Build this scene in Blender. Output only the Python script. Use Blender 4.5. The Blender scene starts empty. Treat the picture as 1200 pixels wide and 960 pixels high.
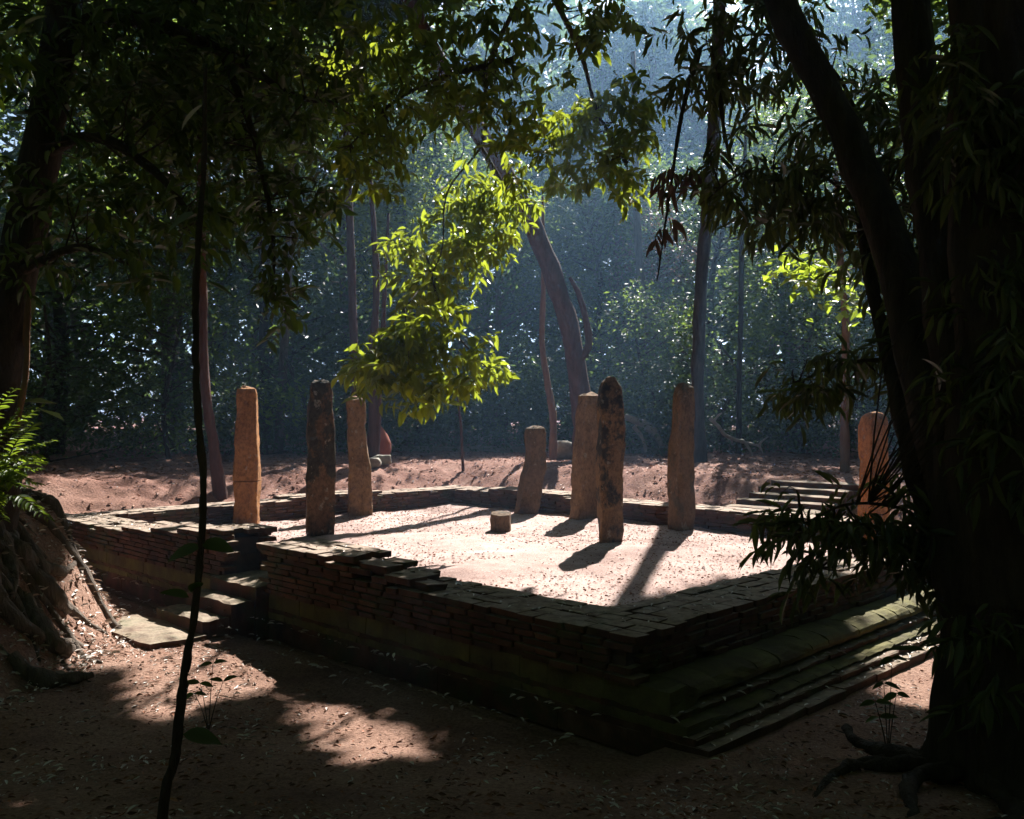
import bpy, bmesh, math
import numpy as np
from mathutils import Vector, Matrix

S = bpy.context.scene
COL = S.collection
R = math.radians
rng = np.random.default_rng(7)

# ------------------------------------------------------------------ camera, sky, sun, exposure
F, CX, CY, EYE = 1098.0, 600.0, 485.0, 2.2          # focal length and horizon of the photograph, in its pixels
cam_d = bpy.data.cameras.new('camera'); cam = bpy.data.objects.new('camera', cam_d); COL.objects.link(cam)
cam_d.sensor_width = 36.0; cam_d.lens = 36.0 * F / 1200.0
cam_d.clip_start = 0.05; cam_d.clip_end = 1500
cam.location = (0, 0, EYE); cam.rotation_euler = (R(90) + 5.0 / F, 0, 0)
S.camera = cam

SUN_EL, SUN_AZ = R(42), R(17)
SUN = Vector((math.sin(SUN_AZ) * math.cos(SUN_EL), math.cos(SUN_AZ) * math.cos(SUN_EL), math.sin(SUN_EL)))
w = bpy.data.worlds.new('World'); S.world = w; w.use_nodes = True
nt = w.node_tree; nt.nodes.clear()
sky = nt.nodes.new('ShaderNodeTexSky'); sky.sky_type = 'NISHITA'; sky.sun_disc = False
sky.sun_elevation = SUN_EL; sky.sun_rotation = SUN_AZ; sky.air_density = 1.0; sky.dust_density = 1.5
bg = nt.nodes.new('ShaderNodeBackground'); bg.inputs[1].default_value = 0.05
ow = nt.nodes.new('ShaderNodeOutputWorld')
nt.links.new(sky.outputs[0], bg.inputs[0]); nt.links.new(bg.outputs[0], ow.inputs[0])
sl = bpy.data.lights.new('sun', 'SUN'); sl.energy = 5.0; sl.angle = R(0.53); sl.color = (1.0, 0.95, 0.88)
so = bpy.data.objects.new('sun', sl); COL.objects.link(so)
so.rotation_euler = SUN.to_track_quat('Z', 'Y').to_euler(); so.location = (0, 0, 30)
S.view_settings.view_transform = 'Standard'; S.view_settings.look = 'None'
S.view_settings.exposure = 1.8; S.view_settings.gamma = 1.0; S.view_settings.use_curve_mapping = False
S.render.engine = 'CYCLES'
cy = S.cycles
cy.use_denoising = True
cy.max_bounces = 8; cy.diffuse_bounces = 4; cy.glossy_bounces = 2; cy.transmission_bounces = 6
cy.volume_bounces = 1; cy.transparent_max_bounces = 8
cy.sample_clamp_indirect = 4.0
cy.caustics_reflective = False; cy.caustics_refractive = False

# ------------------------------------------------------------------ helpers
def at(px, py, d):
    """point seen at a pixel of the photograph, d metres ahead of the camera"""
    return np.array([(px - CX) / F * d, d, EYE - (py - CY) / F * d])
def proj(p):
    p = np.asarray(p, float)
    d = np.maximum(p[..., 1], .05)
    return np.stack([CX + F * p[..., 0] / d, CY - F * (p[..., 2] - EYE) / d, d], -1)
def smooth(t):
    t = np.clip(t, 0, 1); return t * t * (3 - 2 * t)
def _hash(i, j, k, seed):
    n = (i * 374761393 + j * 668265263 + k * 2147483647 + seed * 974711) & 0xffffffff
    n = ((n ^ (n >> 13)) * 1274126177) & 0xffffffff
    n = n ^ (n >> 16)
    return (n & 0xffff) / 65535.0
def vnoise(p, scale=1.0, seed=0):
    p = np.asarray(p, float) * scale
    if p.shape[-1] == 2: p = np.concatenate([p, np.zeros(p.shape[:-1] + (1,))], -1)
    i = np.floor(p).astype(np.int64); f = p - i; f = f * f * (3 - 2 * f)
    out = 0
    for dx in (0, 1):
        for dy in (0, 1):
            for dz in (0, 1):
                wgt = (f[..., 0] if dx else 1 - f[..., 0]) * (f[..., 1] if dy else 1 - f[..., 1]) * (f[..., 2] if dz else 1 - f[..., 2])
                out = out + wgt * _hash(i[..., 0] + dx, i[..., 1] + dy, i[..., 2] + dz, seed)
    return out * 2 - 1
def fbm(p, scale=1.0, seed=0, octs=3):
    return sum(vnoise(p, scale * 2 ** o, seed + o) * .5 ** o for o in range(octs))

def mesh_np(name, V, faces, mat, smooth_shade=False):
    """faces: list of (n, k) index arrays"""
    me = bpy.data.meshes.new(name)
    V = np.asarray(V, np.float32)
    if not isinstance(faces, (list, tuple)): faces = [faces]
    faces = [np.asarray(f, np.int32) for f in faces if len(f)]
    loops = np.concatenate([f.ravel() for f in faces])
    tot = np.concatenate([np.full(len(f), f.shape[1], np.int32) for f in faces])
    start = np.concatenate([[0], np.cumsum(tot)[:-1]]).astype(np.int32)
    me.vertices.add(len(V)); me.vertices.foreach_set('co', V.ravel())
    me.loops.add(len(loops)); me.loops.foreach_set('vertex_index', loops)
    me.polygons.add(len(tot)); me.polygons.foreach_set('loop_start', start); me.polygons.foreach_set('loop_total', tot)
    me.polygons.foreach_set('use_smooth', np.full(len(tot), bool(smooth_shade)))
    me.update(calc_edges=True); me.validate()
    if mat: me.materials.append(mat)
    return me
def link(name, data, parent=None, loc=None):
    o = bpy.data.objects.new(name, data); COL.objects.link(o)
    if parent: o.parent = parent
    if loc is not None: o.location = loc
    return o
def tag(o, label=None, cat=None, group=None, kind=None):
    if label: o['label'] = label
    if cat: o['category'] = cat
    if group: o['group'] = group
    if kind: o['kind'] = kind
    return o
def empty(name, loc, label, cat, group=None):
    o = link(name, None, loc=tuple(float(v) for v in loc)); o.empty_display_size = .2
    return tag(o, label, cat, group)
def child(name, me, root, kind=None):
    """part whose mesh is in world coordinates, under a root that only translates"""
    o = link(name, me, root); o.location = tuple(-v for v in root.location)
    if kind: o['kind'] = kind
    return o
class Bag:
    """collects geometry for ONE mesh"""
    def __init__(s): s.V = []; s.F = {}; s.n = 0
    def add(s, V, *Fs):
        for f in Fs:
            f = np.asarray(f, np.int64)
            if len(f): s.F.setdefault(f.shape[1], []).append(f + s.n)
        s.V.append(np.asarray(V, float)); s.n += len(V)
    def mesh(s, name, mat, sm=False):
        return mesh_np(name, np.concatenate(s.V), [np.concatenate(v) for v in s.F.values()], mat, sm)

def catmull(P, n):
    P = np.asarray(P, float)
    if len(P) == 2: return P[0] + (P[1] - P[0]) * np.linspace(0, 1, n)[:, None]
    Q = np.vstack([2 * P[0] - P[1], P, 2 * P[-1] - P[-2]])
    t = np.linspace(0, len(P) - 1 - 1e-6, n); i = t.astype(int); f = (t - i)[:, None]
    a, b, c, d = Q[i], Q[i + 1], Q[i + 2], Q[i + 3]
    return .5 * (2 * b + (c - a) * f + (2 * a - 5 * b + 4 * c - d) * f ** 2 + (3 * b - a - 3 * c + d) * f ** 3)
def tube(P, rad, seg=8, rough=0.0, seed=0, flute=0, res=None):
    """tube through control points P with radii rad -> V, quads"""
    P = np.asarray(P, float); n = res or max(4, 5 * (len(P) - 1) + 1)
    C = catmull(P, n)
    r = np.interp(np.linspace(0, 1, n), np.linspace(0, 1, len(rad)), rad)
    T = np.gradient(C, axis=0); T /= np.linalg.norm(T, axis=1)[:, None] + 1e-9
    up = np.array([0., 1, 0]) if abs(T[0][1]) < .8 else np.array([1., 0, 0])
    A = np.cross(T, up); A /= np.linalg.norm(A, axis=1)[:, None] + 1e-9
    B = np.cross(A, T)
    th = np.linspace(0, 2 * np.pi, seg, endpoint=False)
    ring = np.cos(th)[None, :, None] * A[:, None, :] + np.sin(th)[None, :, None] * B[:, None, :]
    rr = r[:, None] * np.ones(seg)[None]
    if flute: rr = rr * (1 + flute * np.sin(th[None] * 5 + seed + .6 * np.linspace(0, 4, n)[:, None]))
    V = C[:, None, :] + ring * rr[..., None]
    if rough: V = V + ring * (rr * rough * fbm(V / max(r.mean(), .01), .45, seed, 3))[..., None]
    V = V.reshape(-1, 3)
    i = np.arange(n - 1)[:, None] * seg; j = np.arange(seg)[None]; k = (j + 1) % seg
    Q = np.stack([i + j, i + k, i + seg + k, i + seg + j], -1).reshape(-1, 4)
    V = np.vstack([V, C[-1:]]); j = np.arange(seg)
    Tt = np.stack([(n - 1) * seg + j, (n - 1) * seg + (j + 1) % seg, np.full(seg, n * seg)], -1)
    return V, Q, Tt

# leaves: pos, direction of the midrib, normal hint, length, width -> V, tris
def unit(v): return v / (np.linalg.norm(v, axis=-1, keepdims=True) + 1e-9)
def leaf_frames(pos, d, nrm):
    d = unit(d); s = unit(np.cross(d, nrm)); n = np.cross(s, d); return d, s, n
LEAF = np.array([[0, 0, 0], [-.5, .34, .10], [-.36, .70, .07], [0, 1, -.10], [.36, .70, .07], [.5, .34, .10], [0, .5, -.02]])
LEAF_T = np.array([[0, 6, 1], [1, 6, 2], [2, 6, 3], [3, 6, 4], [4, 6, 5], [5, 6, 0]])
_t = np.linspace(0, 1, 8)[1:-1]; _w = .5 * np.sin(np.pi * _t ** .78) ** .9; _b = -.12 * _t ** 2
FINE = np.concatenate([[[0, 0, 0]], np.stack([-_w, _t, _b + .16 * _w], -1), np.stack([_w, _t, _b + .16 * _w], -1), np.stack([_w * 0, _t, _b], -1), [[0, 1, -.14]]])
def _fine_t():
    n = 6; Lf = lambda k: 1 + k; Rt = lambda k: 1 + n + k; Md = lambda k: 1 + 2 * n + k; tip = 1 + 3 * n; T = [[0, Md(0), Lf(0)], [0, Rt(0), Md(0)]]
    for k in range(n - 1): T += [[Lf(k), Md(k), Md(k + 1)], [Lf(k), Md(k + 1), Lf(k + 1)], [Md(k), Rt(k), Rt(k + 1)], [Md(k), Rt(k + 1), Md(k + 1)]]
    return np.array(T + [[Lf(n - 1), Md(n - 1), tip], [Md(n - 1), Rt(n - 1), tip]])
FINE_T = _fine_t()
KITE = np.array([[0, 0, 0], [-.5, .45, .06], [0, 1, 0], [.5, .45, .06]])
KITE_T = np.array([[0, 3, 2, 1]])
def leaves(pos, d, nrm, L, W, shape=LEAF, tris=LEAF_T):
    d, s, n = leaf_frames(pos, d, nrm); N = len(pos)
    L = np.broadcast_to(np.asarray(L, float), (N,))[:, None, None]; W = np.broadcast_to(np.asarray(W, float), (N,))[:, None, None]
    V = pos[:, None, :] + s[:, None, :] * shape[None, :, 0:1] * W + d[:, None, :] * shape[None, :, 1:2] * L + n[:, None, :] * shape[None, :, 2:3] * L
    Fc = (np.arange(N) * len(shape))[:, None, None] + tris[None]
    return V.reshape(-1, 3), Fc.reshape(-1, tris.shape[1])

# ------------------------------------------------------------------ materials
def new_mat(name):
    m = bpy.data.materials.new(name); m.use_nodes = True; t = m.node_tree; t.nodes.clear()
    out = t.nodes.new('ShaderNodeOutputMaterial')
    return m, t, out
def N(t, typ, **kw):
    n = t.nodes.new(typ)
    for k, v in kw.items(): setattr(n, k, v)
    return n
def noise(t, vec, scale, detail=4, rough=.55):
    n = N(t, 'ShaderNodeTexNoise'); n.inputs['Scale'].default_value = scale; n.inputs['Detail'].default_value = detail
    n.inputs['Roughness'].default_value = rough
    t.links.new(vec, n.inputs['Vector']); return n.outputs['Fac']
def ramp(t, fac, stops):
    r = N(t, 'ShaderNodeValToRGB'); e = r.color_ramp.elements
    while len(e) < len(stops): e.new(.5)
    for x, (p, c) in zip(e, stops): x.position = p; x.color = (*c, 1) if len(c) == 3 else c
    t.links.new(fac, r.inputs[0]); return r.outputs[0]
def mix(t, fac, a, b, mode='MIX'):
    m = N(t, 'ShaderNodeMix', data_type='RGBA', blend_type=mode)
    for sock, v in ((m.inputs[0], fac), (m.inputs[6], a), (m.inputs[7], b)):
        if hasattr(v, 'links') or hasattr(v, 'node'): t.links.new(v, sock)
        else: sock.default_value = v if isinstance(v, (int, float)) else (*v, 1)
    return m.outputs[2]
def bsdf(t, out, col, rough=.85, bumpfac=None, bump=.3, dist=.02, spec=.3):
    b = N(t, 'ShaderNodeBsdfPrincipled')
    if hasattr(col, 'links') or hasattr(col, 'node'): t.links.new(col, b.inputs['Base Color'])
    else: b.inputs['Base Color'].default_value = (*col, 1)
    b.inputs['Roughness'].default_value = rough; b.inputs['Specular IOR Level'].default_value = spec
    if bumpfac is not None:
        bp = N(t, 'ShaderNodeBump'); bp.inputs['Strength'].default_value = bump; bp.inputs['Distance'].default_value = dist
        t.links.new(bumpfac, bp.inputs['Height']); t.links.new(bp.outputs[0], b.inputs['Normal'])
    t.links.new(b.outputs[0], out.inputs[0]); return b
def geo_pos(t): return N(t, 'ShaderNodeNewGeometry').outputs['Position']
def obj_pos(t): return N(t, 'ShaderNodeTexCoord').outputs['Object']

def m_soil():
    m, t, out = new_mat('soil'); p = geo_pos(t)
    c = ramp(t, noise(t, p, .9, 6, .6), [(.3, (.21, .12, .09)), (.5, (.35, .21, .155)), (.72, (.47, .31, .24))])
    sp = N(t, 'ShaderNodeSeparateXYZ'); t.links.new(p, sp.inputs[0])       # fresher, redder laterite on the cut bank behind the walls
    mr = N(t, 'ShaderNodeMapRange'); mr.inputs[1].default_value = 12.5; mr.inputs[2].default_value = 16.5; t.links.new(sp.outputs[1], mr.inputs[0])
    c2 = ramp(t, noise(t, p, 1.4, 6, .65), [(.3, (.19, .088, .066)), (.5, (.31, .165, .128)), (.72, (.43, .27, .22))])
    c = mix(t, mr.outputs[0], c, c2)
    g = ramp(t, noise(t, p, 38, 3, .7), [(.35, (.5, .45, .43)), (.62, (1.1, 1.1, 1.1))])
    h = noise(t, p, 22, 6, .75)
    bsdf(t, out, mix(t, .8, c, g, 'MULTIPLY'), .95, h, .9, .05, .15); return m
def m_sand():
    m, t, out = new_mat('sand'); p = geo_pos(t)
    c = ramp(t, noise(t, p, .8, 6, .65), [(.32, (.27, .18, .155)), (.5, (.46, .335, .30)), (.72, (.58, .455, .42))])
    g = ramp(t, noise(t, p, 55, 3, .7), [(.38, (.42, .36, .34)), (.56, (1.06, 1.06, 1.06))])
    h = noise(t, p, 30, 6, .75)
    bsdf(t, out, mix(t, .7, c, g, 'MULTIPLY'), .95, h, .7, .025, .15); return m
def m_brick(name='brick', dustc=(.36, .30, .22), dust=.55):
    m, t, out = new_mat(name); p = geo_pos(t)
    isl = N(t, 'ShaderNodeObjectInfo').outputs['Random']
    isl2 = N(t, 'ShaderNodeNewGeometry').outputs['Random Per Island']
    c = ramp(t, noise(t, p, 5, 5, .65), [(.3, (.05, .03, .024)), (.55, (.115, .060, .044)), (.75, (.17, .11, .085))])
    v = ramp(t, isl, [(0, (.72, .72, .72)), (1, (1.2, 1.15, 1.1))]); c = mix(t, 1., c, v, 'MULTIPLY')
    v = ramp(t, isl2, [(0, (.7, .7, .7)), (1, (1.2, 1.18, 1.12))]); c = mix(t, 1., c, v, 'MULTIPLY')
    mossf = ramp(t, noise(t, p, 2.2, 5, .7), [(.50, (0, 0, 0)), (.66, (1, 1, 1))])
    c = mix(t, mossf, c, (.055, .062, .03))
    # pale dust and lichen that settles on top faces
    nz = N(t, 'ShaderNodeSeparateXYZ'); t.links.new(N(t, 'ShaderNodeNewGeometry').outputs['Normal'], nz.inputs[0])
    up = N(t, 'ShaderNodeMapRange'); up.inputs[1].default_value = .6; up.inputs[2].default_value = .95
    t.links.new(nz.outputs[2], up.inputs[0])
    dn = ramp(t, noise(t, p, 7, 5, .7), [(.3, (.1, .1, .1)), (.6, (dust, dust, dust))])
    dm = N(t, 'ShaderNodeMath', operation='MULTIPLY'); t.links.new(up.outputs[0], dm.inputs[0]); t.links.new(dn, dm.inputs[1])
    c = mix(t, dm.outputs[0], c, dustc)
    bsdf(t, out, c, .9, noise(t, p, 40, 5, .75), .8, .012, .2); return m
def m_moss():
    m, t, out = new_mat('mossy_brick'); p = geo_pos(t)
    isl = N(t, 'ShaderNodeObjectInfo').outputs['Random']
    c = ramp(t, noise(t, p, 3.5, 6, .7), [(.28, (.075, .055, .04)), (.45, (.11, .098, .05)), (.7, (.185, .172, .07))])
    v = ramp(t, isl, [(0, (.8, .8, .8)), (1, (1.15, 1.15, 1.1))]); c = mix(t, 1., c, v, 'MULTIPLY')
    bsdf(t, out, c, .92, noise(t, p, 60, 5, .75), .8, .012, .15); return m
def m_stone(name, base, lichen, amt, seed):
    m, t, out = new_mat(name); p = obj_pos(t)
    mp = N(t, 'ShaderNodeMapping'); mp.inputs['Location'].default_value = (seed * 3.7, seed * 1.3, seed * 2.1)
    mp.inputs['Scale'].default_value = (1, 1, .7)
    t.links.new(p, mp.inputs[0]); q = mp.outputs[0]
    c = ramp(t, noise(t, q, 4, 6, .7), [(.3, tuple(x * .62 for x in base)), (.55, base), (.75, tuple(min(1, x * 1.3) for x in base))])
    l1 = ramp(t, noise(t, q, 3.1, 6, .72), [(1 - amt - .03, (0, 0, 0)), (1 - amt + .05, (1, 1, 1))])
    c = mix(t, l1, c, lichen)
    l2 = ramp(t, noise(t, q, 9, 4, .6), [(.64, (0, 0, 0)), (.67, (.65, .65, .65))])
    c = mix(t, l2, c, (.30, .27, .21))
    st = noise(t, q, 22, 5, .75)
    c = mix(t, .8, c, ramp(t, st, [(.36, (.42, .40, .38)), (.56, (1.1, 1.08, 1.05))]), 'MULTIPLY')
    h = noise(t, q, 14, 7, .72)
    bsdf(t, out, c, .9, h, 1., .05, .25); return m
def m_bark(name, a, b, scale=6):
    m, t, out = new_mat(name); p = geo_pos(t)
    mp = N(t, 'ShaderNodeMapping'); mp.inputs['Scale'].default_value = (1, 1, .22); t.links.new(p, mp.inputs[0])
    f = noise(t, mp.outputs[0], scale * 2, 6, .7)
    c = ramp(t, f, [(.3, a), (.7, b)])
    bsdf(t, out, c, .9, f, 1., .07, .2); return m
def m_leaf(name, dark, light, trans, tfac=.45, rough=.42, spec=.4):
    """per-leaf colour, sheen, and light shining through the blade"""
    m, t, out = new_mat(name)
    isl = N(t, 'ShaderNodeNewGeometry').outputs['Random Per Island']
    oi = N(t, 'ShaderNodeObjectInfo').outputs['Random']
    ad = N(t, 'ShaderNodeMath', operation='ADD'); t.links.new(isl, ad.inputs[0]); t.links.new(oi, ad.inputs[1])
    fr = N(t, 'ShaderNodeMath', operation='FRACT'); t.links.new(ad.outputs[0], fr.inputs[0])
    c = ramp(t, fr.outputs[0], [(0, dark), (.85, light), (1., tuple(x * 1.25 for x in light))])
    b = N(t, 'ShaderNodeBsdfPrincipled'); t.links.new(c, b.inputs['Base Color'])
    b.inputs['Roughness'].default_value = rough; b.inputs['Specular IOR Level'].default_value = spec
    tr = N(t, 'ShaderNodeBsdfTranslucent')
    ct = ramp(t, fr.outputs[0], [(0, tuple(x * .55 for x in trans)), (1, trans)])
    t.links.new(ct, tr.inputs[0])
    mx = N(t, 'ShaderNodeMixShader'); mx.inputs[0].default_value = tfac
    t.links.new(b.outputs[0], mx.inputs[1]); t.links.new(tr.outputs[0], mx.inputs[2]); t.links.new(mx.outputs[0], out.inputs[0])
    return m
def m_plain(name, a, b, scale=8, rough=.9, bump=.5):
    m, t, out = new_mat(name); p = geo_pos(t); f = noise(t, p, scale, 6, .65)
    bsdf(t, out, ramp(t, f, [(.3, a), (.7, b)]), rough, f, bump, .02, .2); return m

M = dict(
    soil=m_soil(), sand=m_sand(), brick=m_brick(), moss=m_moss(),
    mortar=m_plain('mortar', (.05, .035, .028), (.10, .07, .055)),
    slab=m_brick('ledge_brick', dust=.75), coping=m_brick('coping_brick', (.42, .33, .26), .88),
    bark_dark=m_bark('bark_dark', (.022, .017, .014), (.085, .064, .05), 5),
    bark_red=m_bark('bark_red', (.06, .028, .02), (.13, .065, .05), 4),
    bark_tan=m_bark('bark_tan', (.16, .085, .05), (.30, .18, .11), 5),
    bark_grey=m_bark('bark_grey', (.07, .055, .045), (.19, .15, .12), 6),
    twig=m_bark('twig', (.04, .03, .022), (.10, .075, .055), 8),
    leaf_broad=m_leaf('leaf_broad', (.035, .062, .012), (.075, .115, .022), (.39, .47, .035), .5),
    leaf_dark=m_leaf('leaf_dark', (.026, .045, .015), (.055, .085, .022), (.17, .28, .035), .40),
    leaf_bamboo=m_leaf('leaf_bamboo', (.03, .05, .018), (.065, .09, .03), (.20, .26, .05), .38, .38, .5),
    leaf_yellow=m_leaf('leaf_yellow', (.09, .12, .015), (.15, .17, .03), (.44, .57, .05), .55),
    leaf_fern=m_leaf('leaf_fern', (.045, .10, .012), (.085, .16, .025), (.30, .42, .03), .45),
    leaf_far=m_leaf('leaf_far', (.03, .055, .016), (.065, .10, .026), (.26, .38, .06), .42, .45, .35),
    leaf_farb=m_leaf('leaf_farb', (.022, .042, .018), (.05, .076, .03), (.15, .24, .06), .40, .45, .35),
    leaf_brown=m_leaf('leaf_brown', (.09, .055, .045), (.16, .10, .085), (.25, .14, .10), .35),
    litter=m_leaf('litter', (.26, .19, .14), (.66, .60, .55), (.2, .15, .10), .05, .5, .4),
    debris=m_leaf('debris', (.07, .03, .022), (.34, .15, .09), (.12, .05, .02), .12, .6, .2),
    pale_wood=m_plain('pale_wood', (.34, .29, .25), (.55, .5, .45)),
    rock=m_plain('rock', (.20, .18, .15), (.36, .33, .28)),
    clay=m_plain('clay', (.22, .065, .04), (.33, .11, .07), 5),
)

# ------------------------------------------------------------------ the place: platform frame and terrain height
NC = np.array([.778, 6.33])                      # near outer corner of the platform wall
ANG = R(45.5)
VV = np.array([math.cos(ANG), math.sin(ANG)]); UU = np.array([-math.sin(ANG), math.cos(ANG)])
UL, VL, TH, ZT, ZF = 10.8, 8.2, .65, .70, .40    # wall lengths, thickness, top and floor heights
def W(a, b, z=0.):
    p = NC + np.multiply.outer(a, UU) + np.multiply.outer(b, VV)
    return np.concatenate([p, np.broadcast_to(np.asarray(z, float), p.shape[:-1])[..., None]], -1)
def local(x, y):
    dx, dy = x - NC[0], y - NC[1]
    return dx * UU[0] + dy * UU[1], dx * VV[0] + dy * VV[1]
def ground(x, y, fine=True):
    x = np.asarray(x, float); y = np.asarray(y, float)
    a, b = local(x, y)
    z = .55 * smooth((6.5 - y) / 4.5)
    dpl = np.maximum(np.maximum(-a, a - UL), np.maximum(-b, b - VL)) - .70
    mound = 1.35 * smooth((-3.72 - x) / 1.2) * smooth((y - 5.2) / 2.2) * smooth((13.0 - y) / 2.5) * smooth((dpl + .05) / .9)
    z = z + mound
    e = np.maximum(a - UL, b - VL)
    tl = np.where(a - UL > b - VL, smooth((b + 3.2) / 3.2), smooth((a + 3.2) / 3.2))
    bank = (.48 + .6 * smooth((e - .1) / 1.9)) * tl
    z = np.where(e > 0, np.maximum(z, bank), z)
    if fine:
        P = np.stack([x, y], -1)
        amp = np.where(dpl > 0, 1.0, .3)
        z = z + amp * (.05 * fbm(P, .7, 3, 3) + .018 * fbm(P, 4.0, 9, 3))
        rough = smooth((e - .1) / .4) * smooth((2.6 - e) / .8)
        z = z + rough * (.035 * fbm(P, 1.9, 21, 4) + .03 * fbm(P, 5.5, 23, 3)) + smooth((e - .1) / .4) * .02 * fbm(P, 7, 25, 2)
    inside = (dpl < -.45) & (e < -.1)
    return np.where(inside, -.12, z)

def build_ground():
    def axis(lo, hi, step, far, k):
        c = list(np.arange(lo, hi, step)); s = step
        up, dn = [hi], [lo]
        while up[-1] < far: s *= k; up.append(up[-1] + s)
        s = step
        while dn[-1] > -far: s *= k; dn.append(dn[-1] - s)
        return np.array(dn[::-1][:-1] + c + up)
    xs = axis(-9, 9, .085, 420, 1.16); ys = axis(1.0, 26, .085, 420, 1.16)
    X, Y = np.meshgrid(xs, ys); Z = ground(X, Y)
    V = np.stack([X, Y, Z], -1).reshape(-1, 3); nx = len(xs); ny = len(ys)
    i = (np.arange(ny - 1)[:, None] * nx + np.arange(nx - 1)[None]).ravel()
    o = link('ground', mesh_np('ground', V, np.stack([i, i + 1, i + nx + 1, i + nx], -1), M['soil'], True))
    tag(o, kind='structure')
build_ground()
def floor_z(a, b):
    P = np.stack([a, b], -1)
    return ZF + .03 * fbm(P, .8, 5, 3) + .012 * fbm(P, 5, 15, 2)
def build_floor():
    as_ = np.arange(.15, UL - .1, .07); bs = np.arange(.15, VL - .1, .07)
    A, B = np.meshgrid(as_, bs); P = W(A, B, floor_z(A, B)); n = len(as_); m = len(bs)
    i = (np.arange(m - 1)[:, None] * n + np.arange(n - 1)[None]).ravel()
    o = link('sand_floor', mesh_np('sand_floor', P.reshape(-1, 3), np.stack([i, i + n, i + n + 1, i + 1], -1), M['sand'], True))
    tag(o, kind='structure')
build_floor()

# ------------------------------------------------------------------ the brick platform
plat = empty('brick_platform', (*NC, 0), 'low ruined brick platform with stepped mossy plinth around the sandy floor', 'platform')
ROTZ = math.atan2(UU[1], UU[0])
def brick_variant(seed, ch=.045):
    r = np.random.default_rng(seed); bm = bmesh.new(); bmesh.ops.create_cube(bm, size=1)
    for v in bm.verts: v.co += Vector(r.uniform(-.05, .05, 3))
    bmesh.ops.bevel(bm, geom=bm.edges[:], offset=ch, segments=1, affect='EDGES')
    bmesh.ops.triangulate(bm, faces=bm.faces[:])
    V = np.array([v.co[:] for v in bm.verts]); T = np.array([[v.index for v in f.verts] for f in bm.faces]); bm.free()
    return V, T
BV = [brick_variant(s) for s in range(8)]
BM = [mesh_np('brick', v, t, M['brick']) for v, t in BV]; CM = [mesh_np('coping_brick', v, t, M['coping']) for v, t in BV]
def bxf(c, size, rot):
    """matrix: centre (a,b,z), size, small euler rotation in the platform's own axes"""
    p = W(c[0], c[1], c[2])
    return Matrix.Translation(Vector(p)) @ Matrix.Rotation(ROTZ + rot[2], 4, 'Z') @ Matrix.Rotation(rot[1], 4, 'Y') @ Matrix.Rotation(rot[0], 4, 'X') @ Matrix.Diagonal((*size, 1))
def emit(items, name, keep, stuff_name, meshes=BM, variants=BV, mat='brick', root=plat):
    """items (matrix, variant): the `keep` that show largest become parts, the rest one joined part"""
    c = np.array([m.translation[:] for m, _ in items]); q = proj(c)
    s = np.array([max(abs(m.col[0].xyz.length), .01) for m, _ in items]) / q[:, 2]
    vis = (q[:, 0] > -20) & (q[:, 0] < 1220) & (q[:, 1] < 980)
    order = np.argsort(-(s * np.where(vis, 1, .05)))
    inv = Matrix.Translation(-root.location)
    for k in order[:keep]:
        m, v = items[k]; o = link(name, meshes[v], root); o.matrix_basis = inv @ m
    rest = order[keep:]
    if len(rest):
        bag = Bag()
        for k in rest:
            m, v = items[k]; Mx = np.array(m); V, T = variants[v]
            bag.add(V @ Mx[:3, :3].T + Mx[:3, 3], T)
        child(stuff_name, bag.mesh(stuff_name, M[mat]), root, 'stuff')
def top_z(a, side):
    """height of the surviving brickwork along each wall"""
    if side == 'NL':
        if 4.7 < a < 5.5: return .40
        if a >= 5.5: return .70 + .055 * round(np.clip((8.6 - a) / .75, 0, 4))
        return .70 + .055 * round(np.clip((a - 2.45) / .38, 0, 3 if a < 4.75 else 3))
    if side == 'LF': return .70 + .055 * (1 if 3.2 < a < 5.0 else 0)
    if side == 'FR': return .70 + .055 * (1 if 6.5 < a < 8.6 else 0)
    return .59 if a > 3.9 else .70
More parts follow.
